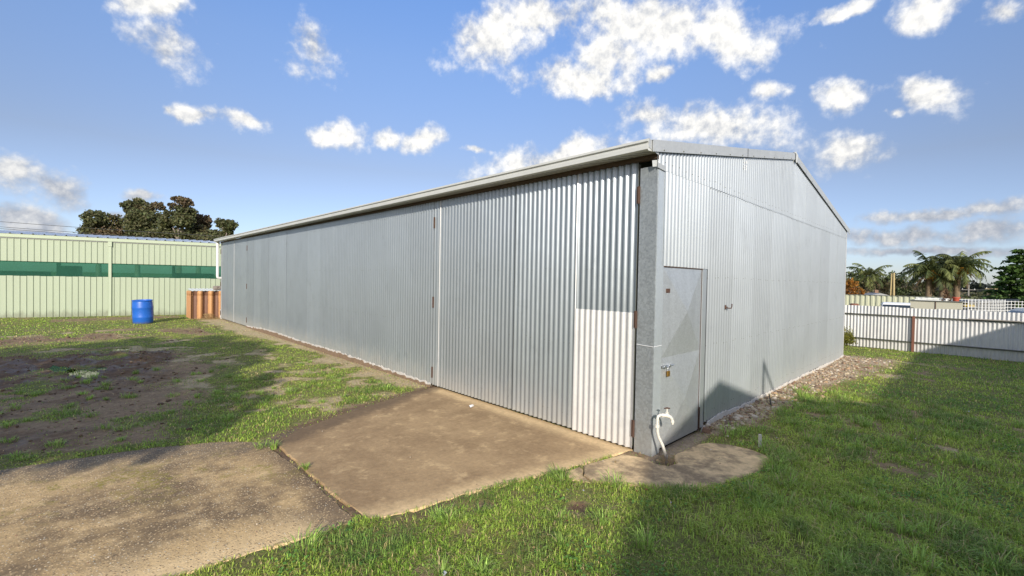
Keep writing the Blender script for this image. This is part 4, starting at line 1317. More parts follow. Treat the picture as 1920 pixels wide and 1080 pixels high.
def tree(name, label, cat, base, blobs, n_cards, size, cols, bark=None, trunk_r=0.18, group=None, seed=1, limbs=True, fork=0.4, flat=0.0, lean=(0, 0), hollow=0.45):
    """blobs: (x, y, z, rx, rz, tint index) relative to the base"""
    rng = np.random.default_rng(seed)
    t = thing(name, label, cat, base, 0, group)
    vol = np.array([b[3] ** 2 * b[4] for b in blobs]) ** 0.8; vol = vol / vol.sum()
    PP, CC = [], []
    for b, w in zip(blobs, vol):
        n_ = max(20, int(n_cards * w))
        d = rng.normal(0, 1, (n_, 3)); d /= np.linalg.norm(d, axis=1, keepdims=True)
        rr = (hollow + (1 - hollow) * rng.uniform(0, 1, n_) ** 0.7)
        # ragged surface: twig clumps
        ck = max(5, n_ // 45); ctr = rng.normal(0, 1, (ck, 3)); ctr /= np.linalg.norm(ctr, axis=1, keepdims=True)
        idx = rng.integers(0, ck, n_); half = rng.uniform(0, 1, n_) < 0.72
        dd = ctr[idx] + rng.normal(0, 0.19, (n_, 3)); dd /= np.linalg.norm(dd, axis=1, keepdims=True)
        d = np.where(half[:, None], dd, d)
        amp = rng.uniform(0.75, 1.18, ck)[idx]; rr = np.where(half, rr * amp, rr * 0.8)
        P = d * rr[:, None] * np.array([b[3], b[3], b[4]]) + np.array(b[:3])
        c = np.array(cols[b[5] % len(cols)])[None] * rng.uniform(0.6, 1.45, (n_, 1)) * rng.uniform(0.75, 1.25, ck)[idx][:, None]
        c = c * (1 + rng.uniform(-0.12, 0.12, (n_, 3)))
        PP.append(P); CC.append(c)
    P = np.concatenate(PP); c = np.concatenate(CC)
    keep = P[:, 2] > 0.05
    P, c = P[keep], c[keep]
    Vv, Ff = cards(P, np.full(len(P), size), rng, flat)
    obj('crown', np_mesh('crown', Vv, Ff, np.repeat(c, 4, 0)), M_LEAF, t)
    tr = MB(); topz = max(b[2] for b in blobs); fz = topz * fork
    fx, fy = lean
    tr.tube([(0, 0, -0.3), (fx * 0.3, fy * 0.3, fz * 0.5), (fx, fy, fz)], [trunk_r, trunk_r * 0.85, trunk_r * 0.65], 8)
    if limbs:
        for b in blobs:
            e = Vector(b[:3]); s_ = Vector((fx, fy, fz * random.uniform(0.8, 1.0)))
            mid = s_.lerp(e, 0.5) + Vector((random.uniform(-.2, .2), random.uniform(-.2, .2), 0.12 * (e - s_).length))
            tr.tube([s_, mid, e + Vector((0, 0, b[4] * 0.3))], [trunk_r * 0.45, trunk_r * 0.28, trunk_r * 0.08], 6, False)
    obj('trunk', tr.mesh('trunk', 60), bark or M_BARK, t)
    return t


EUC = [(0.105, 0.112, 0.050), (0.130, 0.120, 0.058), (0.145, 0.110, 0.064), (0.135, 0.140, 0.070)]


def euc(px0, blobs_px, label, seed, n_cards, off=0.0):
    """blobs given along the skyline of the grove (metres per unit .059, measured from px0)"""
    def at(px, py): return (2.72 + 0.0423 * (px - 300), 61.0 - 0.0408 * (px - 300) + off, 10.0 - 0.059 * (py - 372))
    bx, by, _ = at(px0, 372)
    bl = []
    r = random.Random(seed)
    for (px, py, rx, ry, ti) in blobs_px:
        x, y, z = at(px, py)
        bl.append((x - bx + r.uniform(-0.4, 0.4), y - by + r.uniform(-1.2, 1.2), z, rx * 0.059, ry * 0.059, ti))
    return tree('gum_tree', label, 'tree', (bx, by, 0), bl, int(n_cards * 1.2), 0.100, EUC, M_BARK, 0.28, 'gum trees beyond the green building', seed, True, 0.55)


euc(185, [(165, 425, 18, 18, 0), (185, 414, 22, 18, 0), (205, 420, 22, 20, 1), (175, 440, 26, 18, 0), (205, 442, 26, 18, 2), (190, 465, 40, 18, 1), (188, 402, 8, 6, 0)],
    'round dark gum tree standing alone left of the gum grove', 2, 9500)
euc(260, [(248, 386, 14, 13, 0), (262, 380, 14, 9, 0), (255, 405, 20, 16, 0), (285, 392, 18, 16, 1), (280, 412, 26, 18, 0), (228, 414, 14, 8, 0), (243, 425, 16, 12, 3), (265, 432, 26, 16, 0), (300, 384, 12, 9, 2),
          (240, 447, 24, 12, 0), (285, 445, 26, 14, 3)],
    'tallest dense gum tree at the left of the grove', 3, 13500, 1.0)
euc(335, [(332, 377, 9, 7, 2), (345, 382, 14, 10, 2), (358, 379, 7, 7, 2), (318, 384, 10, 6, 2), (340, 398, 18, 12, 0), (318, 410, 18, 16, 0), (345, 415, 18, 16, 0), (322, 440, 30, 16, 3), (350, 440, 24, 14, 0), (300, 425, 14, 12, 0)],
    'gum tree with reddish top leaves and bare pale branch in the grove middle', 4, 12000, -0.5)
euc(378, [(372, 402, 14, 9, 2), (388, 408, 16, 11, 2), (378, 418, 20, 10, 2), (385, 428, 14, 12, 1), (365, 432, 18, 14, 0), (392, 445, 22, 14, 3)],
    'reddish brown gum tree with layered crown right of the grove middle', 5, 7500, 1.5)
euc(425, [(415, 415, 12, 10, 0), (428, 420, 14, 12, 0), (438, 430, 10, 9, 0), (405, 440, 18, 12, 3), (425, 440, 20, 12, 0), (385, 448, 20, 12, 3)],
    'olive gum tree at the right end of the grove beside the shed gutter', 6, 7500)

# tree out of view on the left: its shade falls across the muddy yard
r = random.Random(12); bl = []
for gx_, gy_ in [(-3.4, 4.4), (-4.3, 4.8), (-3.0, 5.6), (-4.0, 6.2), (-5.0, 5.8), (-2.7, 7.2), (-3.8, 7.6), (-5.0, 7.4), (-1.9, 8.6), (-3.0, 9.2), (-4.4, 9.0), (-1.7, 9.8), (-2.4, 10.6), (-3.8, 10.6), (-5.4, 9.4), (-1.9, 11.4), (-3.4, 11.8), (-5.0, 11.4)]:
    z = 2.5 + 0.36 * (gy_ - 4.4) + r.uniform(-0.25, 0.25)
    bl.append((gx_ - 1.53 * z + 8.6, gy_ - 1.96 * z + 0.2, z, r.uniform(0.75, 1.0), r.uniform(0.5, 0.7), 0))
tree('shade_tree', 'broad leafy tree standing left of the yard outside the picture', 'tree', (-8.6, -0.2, 0), bl, 9000, 0.10, [(0.06, 0.08, 0.03)] * 4, M_BARK, 0.2, None, 15, True, 0.45)


def palm(base, h, L, label, n_f=30, dead=10, seed=1, group=None, tilt=0.0, name='palm_tree', skirt=0.0, trunk_r=0.22, fruit=True, green=((0.080, 0.108, 0.034), (0.200, 0.200, 0.066))):
    rng = np.random.default_rng(seed); r = random.Random(seed)
    t = thing(name, label, 'palm tree', base, 0, group)
    tr = MB(); pts = []; rad = []
    for i in range(9):
        q = i / 8; pts.append((tilt * q * q, 0.1 * math.sin(q * 3), -0.3 + (h + 0.3) * q)); rad.append(trunk_r * (1.15 - 0.3 * q) * (1 + 0.06 * (i % 2)))
    tr.tube(pts, rad, 10); obj('trunk', tr.mesh('trunk', 50), M_PALMBARK, t)
    top = np.array([tilt, 0, h])
    def frond(az, el0, length, droop, col, wid):
        k = 16; d = np.array([math.cos(az), math.sin(az), 0]); side = np.array([-math.sin(az), math.cos(az), 0])
        pts = [top.copy()]; el = el0
        for i in range(k):
            el -= droop / k * (0.5 + 1.2 * i / k); pts.append(pts[-1] + (d * math.cos(el) + np.array([0, 0, math.sin(el)])) * length / k)
        pts = np.array(pts); Vl, Fl, Cl = [], [], []
        def quad(a, b, c_, e, cc):
            k0 = len(Vl); Vl.extend([a, b, c_, e]); Fl.append((k0, k0 + 1, k0 + 2, k0 + 3)); Cl.extend([cc] * 4)
        for i in range(k):
            w = 0.025 * (1 - i / k) + 0.006
            quad(pts[i] - side * w, pts[i] + side * w, pts[i + 1] + side * w, pts[i + 1] - side * w, np.array(col) * 1.5)
            if i < 2: continue
            for sub in (0.0, 0.5):
                p = pts[i] * (1 - sub) + pts[i + 1] * sub; tdir = pts[i + 1] - pts[i]; tdir = tdir / np.linalg.norm(tdir)
                ll = wid * math.sin(math.pi * min(1, (i + sub) / k * 0.86 + 0.14)) ** 0.6
                for sgn in (-1, 1):
                    dirv = side * sgn * 0.8 + tdir * 0.45 + np.array([0, 0, -0.55 - 0.5 * r.random()]) + rng.normal(0, 0.13, 3)
                    dirv /= np.linalg.norm(dirv); tip = p + dirv * ll * r.uniform(0.75, 1.1); ww = tdir * 0.018 * L
                    cc = np.array(col) * r.uniform(0.65, 1.4)
                    quad(p - ww, p + ww, tip + ww * 0.3, tip - ww * 0.3, cc)
        return Vl, Fl, Cl
    for j in range(n_f):
        q = j / n_f; az = j * 2.39996 + r.uniform(-0.2, 0.2); el = math.radians(78 - 92 * q + r.uniform(-6, 6))
        col = np.array(green[0]) * (1 - r.random() * 0.7) + np.array(green[1]) * r.random() * 0.7
        Vl, Fl, Cl = frond(az, el, L * r.uniform(0.85, 1.1), math.radians(75 + 45 * r.random()), col, 0.25 * L)
        obj('frond', np_mesh('frond', Vl, Fl, np.array(Cl)), M_LEAF, t)
    for j in range(dead):
        az = r.uniform(0, 6.28); Vl, Fl, Cl = frond(az, math.radians(r.uniform(-55, -20)), L * r.uniform(0.55, 0.85), math.radians(50), (0.15, 0.105, 0.06), 0.10 * L)
        obj('dead_frond', np_mesh('dead_frond', Vl, Fl, np.array(Cl)), M_LEAF, t)
    if fruit:
        P = rng.normal(0, 1, (260, 3)) * np.array([0.22, 0.22, 0.18]) + top + np.array([-0.35, -0.1, -0.35])
        Vv, Ff = cards(P, np.full(260, 0.06), rng); obj('fruit_cluster', np_mesh('fruit_cluster', Vv, Ff, np.tile([(0.55, 0.27, 0.03)], (len(Vv), 1))), M_LEAF, t)['kind'] = 'stuff'
    return t


palm((52.2, -0.95, 0), 3.55, 2.55, 'stout palm on the right of the tall pair with orange fruit', 30, 8, 3, 'palms beyond the fence')
palm((51.4, 0.85, 0), 3.15, 2.75, 'palm on the left of the tall pair with low spreading fronds', 30, 12, 4, 'palms beyond the fence')
palm((52.6, 0.0, 0), 3.55, 2.3, 'palm standing in the middle behind the tall pair', 24, 14, 8, 'palms beyond the fence', fruit=False)
palm((71.8, 8.0, 0), 3.1, 2.9, 'smaller distant palm beside the orange autumn tree', 26, 16, 6, 'palms beyond the fence', fruit=False)
palm((40.5, -1.15, 0), 0.55, 0.9, 'low yellowish young palm in front of the tall pair', 16, 6, 9, 'palms beyond the fence', trunk_r=0.10, fruit=False, green=((0.09, 0.10, 0.02), (0.16, 0.14, 0.035)))

BUSH = [(0.07, 0.09, 0.034), (0.10, 0.105, 0.048), (0.13, 0.112, 0.06), (0.085, 0.08, 0.05)]
tree('autumn_tree', 'orange leaved autumn tree just past the shed corner', 'tree', (39.6, 4.65, 0), [(0, 0, 1.9, 0.55, 0.45, 0), (-0.1, 0.35, 1.35, 0.6, 0.5, 1), (0.2, -0.35, 1.3, 0.55, 0.5, 0), (0, 0.0, 0.8, 0.8, 0.5, 1), (0.3, 0.6, 1.9, 0.5, 0.4, 0), (0, 0.9, 1.1, 0.6, 0.6, 1)],
     2600, 0.05, [(0.34, 0.155, 0.025), (0.26, 0.105, 0.02)], None, 0.08, None, 21)
for i, (x, y, s, h, lab) in enumerate([(74.0, 5.6, 1.9, 3.9, 'brownish grey gum tree behind the small distant palm'), (78, 3.6, 1.6, 3.0, 'dark olive tree between the tall timber pole and the palms'),
                                       (66, 3.4, 1.3, 2.2, 'low dark green bush right of the tall timber pole'), (60, 1.6, 1.2, 1.7, 'low olive bush under the left palm'),
                                       (70, 9.8, 2.4, 3.7, 'dark spreading tree behind the autumn tree')]):
    tree('bushy_tree', lab, 'tree', (x, y, 0), [(0, 0, h * 0.75, s * 0.8, h * 0.25, 0 + i), (s * .4, -s * .4, h * 0.55, s * .8, h * 0.27, 1 + i), (-s * .4, s * .5, h * 0.55, s * .8, h * 0.27, 2 + i), (0, 0, h * 0.3, s, h * 0.3, 3 + i)],
         2600, 0.10, BUSH, None, 0.12, 'trees beyond the fence', 40 + i)
# bright conifer at the right edge
rng = np.random.default_rng(9); PP = []; CC = []
cf = thing('conifer_tree', 'bright green layered conifer at the right edge beyond the fence', 'tree', (35.6, -4.05, 0))
tr = MB().tube([(0, 0, -0.2), (0, 0, 2.2), (0, 0, 4.2)], [0.16, 0.11, 0.02], 8)
for lv in range(13):
    z = 0.5 + lv * 0.29; R_ = 1.75 * (1 - lv / 13.5) ** 0.8 + 0.15
    for j in range(7):
        az = lv * 1.3 + j * 0.9 + rng.uniform(-.2, .2); LL = R_ * rng.uniform(0.65, 1.15)
        e = np.array([math.cos(az) * LL, math.sin(az) * LL, z - 0.12 * LL + rng.uniform(-.05, .1)])
        tr.tube([(0, 0, z), tuple(e)], [0.03, 0.01], 4, False)
        k = int(30 + 60 * LL); q = rng.uniform(0.15, 1, k)[:, None] ** 0.7
        P = np.array([0, 0, z]) * (1 - q) + e * q + rng.normal(0, 1, (k, 3)) * np.array([0.13, 0.13, 0.055]) * (0.5 + LL * 0.5)
        PP.append(P); CC.append(np.array([(0.085, 0.15, 0.035)]) * rng.uniform(0.55, 1.5, (k, 1)))
P = np.concatenate(PP); Vv, Ff = cards(P, np.full(len(P), 0.075), rng, 0.6, 1.4)
obj('foliage', np_mesh('foliage', Vv, Ff, np.repeat(np.concatenate(CC), 4, 0)), M_LEAF, cf); obj('trunk', tr.mesh('trunk'), M_BARK, cf)
# shrub between the shed and the fence
tree('yellow_shrub', 'small yellow green shrub by the fence behind the shed corner', 'shrub', (11.25, 0.44, 0), [(0, 0, 0.36, 0.30, 0.28, 0), (0.1, -0.14, 0.25, 0.24, 0.2, 0), (0.0, 0.10, 0.50, 0.24, 0.18, 0)], 4200, 0.013, [(0.20, 0.20, 0.035)], None, 0.015, None, 33)
# far wooded rise and scrub: reads as one mass
rng = np.random.default_rng(4)
PP = []; CC = []
for k in range(260):
    a = rng.uniform(-0.35, 0.35); d = rng.uniform(300, 380); h = rng.uniform(3.0, 6.2) * (1 + 0.25 * math.sin(a * 60))
    c = np.array([CAM.x + d * math.cos(a), CAM.y + d * math.sin(a), h * 0.45 - 1]); w = rng.uniform(4, 7)
    n_ = 130; dd = rng.normal(0, 1, (n_, 3)); dd /= np.linalg.norm(dd, axis=1, keepdims=True)
    PP.append(dd * np.array([w, w, h * 0.62]) * rng.uniform(0.6, 1, (n_, 1)) + c); CC.append(np.array([(0.026, 0.032, 0.026)]) * rng.uniform(0.6, 1.5, (n_, 1)) * rng.uniform(0.7, 1.3))
P = np.concatenate(PP); Vv, Ff = cards(P, np.full(len(P), 0.75), rng)
tag(obj('distant_woodland', np_mesh('distant_woodland', Vv, Ff, np.repeat(np.concatenate(CC), 4, 0)), M_LEAF), kind='stuff')
PP = []; CC = []
for k in range(150):
    a = rng.uniform(-0.30, 0.32); d = rng.uniform(105, 190)
    c = np.array([CAM.x + d * math.cos(a), CAM.y + d * math.sin(a), rng.uniform(-0.6, 0.5)]); w = rng.uniform(1.2, 3)
    n_ = 110; dd = rng.normal(0, 1, (n_, 3)); dd /= np.linalg.norm(dd, axis=1, keepdims=True)
    PP.append(dd * np.array([w, w, rng.uniform(0.5, 1.15)]) * rng.uniform(0.5, 1, (n_, 1)) + c); CC.append(np.array([(0.13, 0.115, 0.075) if rng.uniform() < 0.6 else (0.06, 0.07, 0.03)]) * rng.uniform(0.6, 1.4, (n_, 1)))
P = np.concatenate(PP); Vv, Ff = cards(P, np.full(len(P), 0.22), rng)
tag(obj('dry_scrub', np_mesh('dry_scrub', Vv, Ff, np.repeat(np.concatenate(CC), 4, 0)), M_LEAF), kind='stuff')

# ------------------------------------------------------------------ things beyond the fence
A = Vector((22.0, 2.15, 0)); B = Vector((22.0, -0.78, 0)); dr_ = (B - A).normalized(); A2 = A - dr_ * 5.0
cfn = thing('cream_fence', 'cream green ribbed sheet fence standing beyond the white corrugated fence', 'fence', tuple(A2), math.atan2(dr_.y, dr_.x))
cfm = corr_mesh('fence_panel', 0.76, -0.02, 1.335, pitch=0.19, amp=0.035, axis='X', out=-1, trap=True)
for k in range(11):
    obj('fence_panel', cfm, M_CREAMFENCE, cfn, (k * 0.765, 0, 0.004 * (k % 3)))
MB().box(0, 8.4, -0.05, 0.04, 1.337, 1.355).build('top_rail', M_RAIL, cfn)

bx = thing('cream_box_trailer', 'boxy cream metal box trailer with clutter on top beyond the fence', 'trailer', (14.95, -1.30, 0.075), math.radians(-90))
b_ = MB().box(-0.58, 0.58, 0, 0.9, 0.45, 1.235); b_.build('body', M_CREAM, bx)
MB().box(-0.60, 0.60, -0.03, 0.93, 1.237, 1.262).build('lid', M_RAIL, bx)
MB().box(-0.012, 0.012, -0.012, -0.002, 0.5, 1.23).build('door_seam', M_RUST, bx)
for s in (-0.56, 0.50): MB().box(s, s + 0.06, -0.02, -0.003, 0.98, 1.03).build('catch', M_RAIL, bx)
for s in (-0.68, 0.68):
    w = MB(); w.lathe([(0.10, -0.09), (0.29, -0.09), (0.30, -0.05), (0.30, 0.05), (0.29, 0.09), (0.10, 0.09)], 18); w.v = [(z + s, x + 0.6, y + 0.30) for x, y, z in w.v]
    w.build('wheel', M_TYRE, bx, 40)
MB().box(-0.5, 0.5, 0.1, 0.85, 0.30, 0.449).build('chassis', M_RAIL, bx)
rz = math.radians(-90)
def on_box(dx, dy, z): return (14.95 + dx * math.cos(rz) - dy * math.sin(rz), -1.30 + dx * math.sin(rz) + dy * math.cos(rz), z + 0.075)
pt = MB().lathe([(0.085, 0.0), (0.115, 0.12), (0.13, 0.125), (0.13, 0.165), (0.115, 0.165), (0.10, 0.13)], 18)
o = pt.build('plant_pot', M_TERRACOTTA, None, 40); o.location = on_box(0.44, 0.30, 1.262); o.scale = (0.75, 0.75, 0.75); tag(o, 'red terracotta pot standing on the cream box trailer', 'pot')
wb = MB().box(-0.38, 0.38, -0.12, 0.12, 0, 0.03); wb.box(-0.36, 0.34, -0.10, 0.12, 0.045, 0.075); wb.box(-0.3, -0.27, -0.1, 0.1, 0.03, 0.045); wb.box(0.27, 0.3, -0.1, 0.1, 0.03, 0.045)
o = wb.build('white_boards', M_WHITE); o.location = on_box(-0.12, 0.35, 1.262); o.rotation_euler = (0, 0, rz); tag(o, 'white painted boards lying on the cream box trailer', 'boards')
rng = np.random.default_rng(2); P = rng.normal(0, 1, (160, 3)) * np.array([0.045, 0.045, 0.10]) + np.array([0, 0, 0.17]); P[:, :2] *= np.clip(1.5 - P[:, 2:3] * 3.2, 0.15, 1.3)
Vv, Ff = cards(P, np.full(160, 0.025), rng)
dpl = thing('dead_plant', 'brown dead potted plant beside the red pot on the trailer', 'plant', on_box(0.22, 0.25, 1.262))
obj('withered_leaves', np_mesh('withered_leaves', Vv, Ff, np.tile([(0.17, 0.10, 0.055)], (len(Vv), 1))), M_LEAF, dpl)
MB().lathe([(0.05, 0), (0.065, 0.08)], 10).build('small_pot', M_WHITE, dpl)


def car(loc, rz_, label, mt):
    c = thing('parked_car', label, 'car', loc, rz_, 'cars parked beyond the fence')
    side = [(-1.9, 0.30), (1.9, 0.30), (1.95, 0.55), (1.85, 0.78), (0.95, 0.86), (0.45, 1.16), (0.15, 1.225), (-0.95, 1.235), (-1.35, 1.18), (-1.8, 0.85), (-1.95, 0.55)]
    def wd(z): return 0.78 if z < 0.85 else 0.78 - (z - 0.85) * 0.52
    b_ = MB(); k = len(side)
    b_.add([(x, -wd(z), z) for x, z in side] + [(x, wd(z), z) for x, z in side], [(i, (i + 1) % k, k + (i + 1) % k, k + i) for i in range(k)] + [tuple(reversed(range(k))), tuple(range(k, 2 * k))])
    b_.build('body', mt, c, 50)
    g_ = MB()
    g_.add([(0.90, -0.68, 0.885), (0.90, 0.68, 0.885), (0.47, 0.60, 1.155), (0.47, -0.60, 1.155)], [(0, 1, 2, 3)]); g_.v = [(x + 0.012, y, z + 0.010) for x, y, z in g_.v]
    g_.build('windscreen', M_GLASS, c)
    g_ = MB().add([(-1.76, -0.66, 0.90), (-1.76, 0.66, 0.90), (-1.39, 0.60, 1.16), (-1.39, -0.60, 1.16)], [(0, 1, 2, 3)]); g_.v = [(x - 0.015, y, z + 0.010) for x, y, z in g_.v]
    g_.build('rear_window', M_GLASS, c)
    for s in (-1, 1):
        g_ = MB().add([(-1.5, s * 0.775, 0.88), (0.72, s * 0.775, 0.88), (0.35, s * 0.645, 1.14), (-1.25, s * 0.645, 1.14)], [(0, 1, 2, 3)]); g_.build('side_window', M_GLASS, c)
        for x in (-1.2, 1.2):
            w = MB(); w.lathe([(0.12, -0.08), (0.28, -0.09), (0.30, -0.05), (0.30, 0.05), (0.28, 0.09), (0.12, 0.08)], 18); w.v = [(xx + x, z + s * 0.72, y + 0.30) for xx, y, z in w.v]
            w.build('wheel', M_TYRE, c, 40)
        MB().box(1.90, 1.955, s * 0.55 - 0.12, s * 0.55 + 0.12, 0.58, 0.70).build('headlight', M_WHITE, c)
    return c


car((19.3, -0.12, -0.10), math.radians(8), 'white car with its rounded roof just showing over the fence', M_CARWHITE)
car((16.6, -3.65, -0.06), math.radians(15), 'white car at the right edge beside the mesh crate', M_CARWHITE)
tk = MB().tube([(0, 0, 0.0), (0, 0, 1.14), (0, 0, 1.20)], [0.14, 0.14, 0.09], 14)
o = tk.build('rusty_flue', M_RUSTPOST, None, 40); o.location = (13.3, 0.46, 0); tag(o, 'rusty orange capped pipe peeping over the fence beside the shed', 'pipe')

cg = thing('mesh_crate', 'white steel mesh stock crate standing beyond the fence', 'crate', (20.0, -1.95, 0), math.radians(-43))
def mesh_panel(L, z0, z1, nx_, nz_):
    g_ = MB()
    for i in range(nx_ + 1): g_.box(L * i / nx_ - 0.006, L * i / nx_ + 0.006, -0.006, 0.006, z0, z1 + 0.03)
    for j in range(nz_ + 1):
        z = z0 + (z1 - z0) * j / nz_; g_.box(0, L, -0.005, 0.005, z - 0.006, z + 0.006)
    return g_
for y0, nm in ((0.0, 'mesh_panel'), (1.3, 'mesh_panel')):
    o = mesh_panel(2.9, 0.5, 1.27, 21, 7).build(nm, M_WHITE, cg); o.location = (0, y0, 0.012 * y0); o['kind'] = 'stuff'
MB().box(0, 2.9, 0.02, 1.28, 0.40, 0.49).build('floor', M_RAIL, cg)
for x in (0.3, 2.6):
    MB().box(x - 0.04, x + 0.04, 0.05, 0.13, 0, 0.40).build('leg', M_RAIL, cg); MB().box(x - 0.04, x + 0.04, 1.17, 1.25, 0, 0.40).build('leg', M_RAIL, cg)
ds = thing('dark_roofed_shelter', 'low shelter with dark blue roof beyond the mesh crate', 'shelter', (33.5, -1.95, 0), math.radians(-8))
MB().add([(-1.6, 0.9, 1.00), (1.7, 0.9, 1.05), (1.7, -1.9, 1.22), (-1.6, -1.5, 1.10), (-1.6, 0.9, 0.90), (1.7, 0.9, 0.95), (1.7, -1.9, 1.12), (-1.6, -1.5, 1.00)],
         [(0, 1, 2, 3), (7, 6, 5, 4), (0, 4, 5, 1), (1, 5, 6, 2), (2, 6, 7, 3), (3, 7, 4, 0)]).build('roof', M_DARKROOF, ds)
MB().box(-1.3, 1.5, -1.5, 0.75, 0, 0.92).build('wall', M_DARKROOF, ds)
MB().box(-1.42, -1.3, -0.35, 0.1, 0.72, 0.90).build('yellow_sign', plain('yellow_paint', (0.62, 0.42, 0.02)), ds)

def pole(base, h, arm, label, mt, r0=0.11, dz=0.35):
    p_ = thing('power_pole', label, 'pole', base, 0, 'power poles beyond the fence')
    MB().tube([(0, 0, -0.3), (0, 0, h)], [r0, r0 * 0.75], 10).build('post', mt, p_, 50)
    MB().box(-0.07, 0.07, -arm, arm, h - dz - 0.06, h - dz + 0.06).build('crossarm', mt, p_)
    for s in (-1, 0, 1):
        MB().tube([(0, s * arm * 0.85, h - dz + 0.06), (0, s * arm * 0.85, h - dz + 0.26)], [0.05, 0.035], 8).build('insulator', M_WHITE, p_)
pole((123.8, -0.8, 0), 3.1, 1.0, 'grey power pole with crossarm right of the tall palms', M_GREYWOOD, 0.14, 1.6)
pole((127.6, -4.5, 0), 1.9, 1.4, 'pale shorter power pole with crossarm near the conifer', M_TIMBER, 0.14, 0.12)
pole((76.0, 4.75, 0), 1.75, 1.3, 'distant small pole with wide crossarm behind the timber mast', M_GREYWOOD, 0.07, 0.1)
mp_ = thing('timber_mast', 'tall yellowish double timber mast standing beyond the cream fence', 'mast', (47.9, 3.09, 0))
MB().tube([(0, -0.12, -0.2), (0, -0.05, 3.0)], [0.085, 0.075], 8).build('post', M_TIMBER, mp_, 50)
MB().tube([(0.0, 0.15, -0.2), (0.0, 0.10, 2.95)], [0.06, 0.055], 8).build('post', M_TIMBER, mp_, 50)
for z in (0.8, 1.6, 2.4): MB().box(0.06, 0.09, -0.16, 0.16, z, z + 0.08).build('tie_plate', M_TIMBER, mp_)
def wire(p0, p1, sag, label, r0=0.02, group='overhead wires'):
    p0, p1 = Vector(p0), Vector(p1); pts = [p0.lerp(p1, i / 16) - Vector((0, 0, 4 * sag * (i / 16) * (1 - i / 16))) for i in range(17)]
    tag(MB().tube(pts, r0, 5).build('overhead_wire', M_WIRE), label, 'wire', group)
for i, (dz, lab) in enumerate([(0.28, 'topmost thin wire above the roof of the green building'), (-0.02, 'middle thin wire above the roof of the green building'), (-0.10, 'lowest thin wire above the roof of the green building')]):
    wire((-12, 47.3 + 0.7 * i, 5.05 + dz), (6.5, 29.3 + 0.7 * i, 3.80 + dz), 0.12, lab, 0.014)
wire((123.8, -0.8, 1.62), (127.6, -4.5, 1.80), 0.1, 'wire strung between the two power poles', 0.03)
wire((123.8, -0.8, 1.62), (123.0, 30, 2.6), 0.5, 'wire running left from the grey power pole', 0.03)
hf = thing('far_house', 'low pale house with grey roof glimpsed below the small distant palm', 'house', (66, 6.6, -0.40), math.radians(20))
MB().box(-2.2, 2.2, -1.6, 1.6, -0.1, 0.85).build('wall', M_HOUSE, hf)
MB().add([(-2.5, -1.9, 0.86), (2.5, -1.9, 0.86), (2.5, 0, 1.40), (-2.5, 0, 1.40), (2.5, 1.9, 0.86), (-2.5, 1.9, 0.86)], [(0, 1, 2, 3), (3, 2, 4, 5), (0, 3, 5), (1, 4, 2)]).build('roof', M_ROOFGREY, hf)
MB().box(1.0, 1.35, -0.6, -0.25, 1.1, 1.75).build('chimney', M_BRICK, hf)

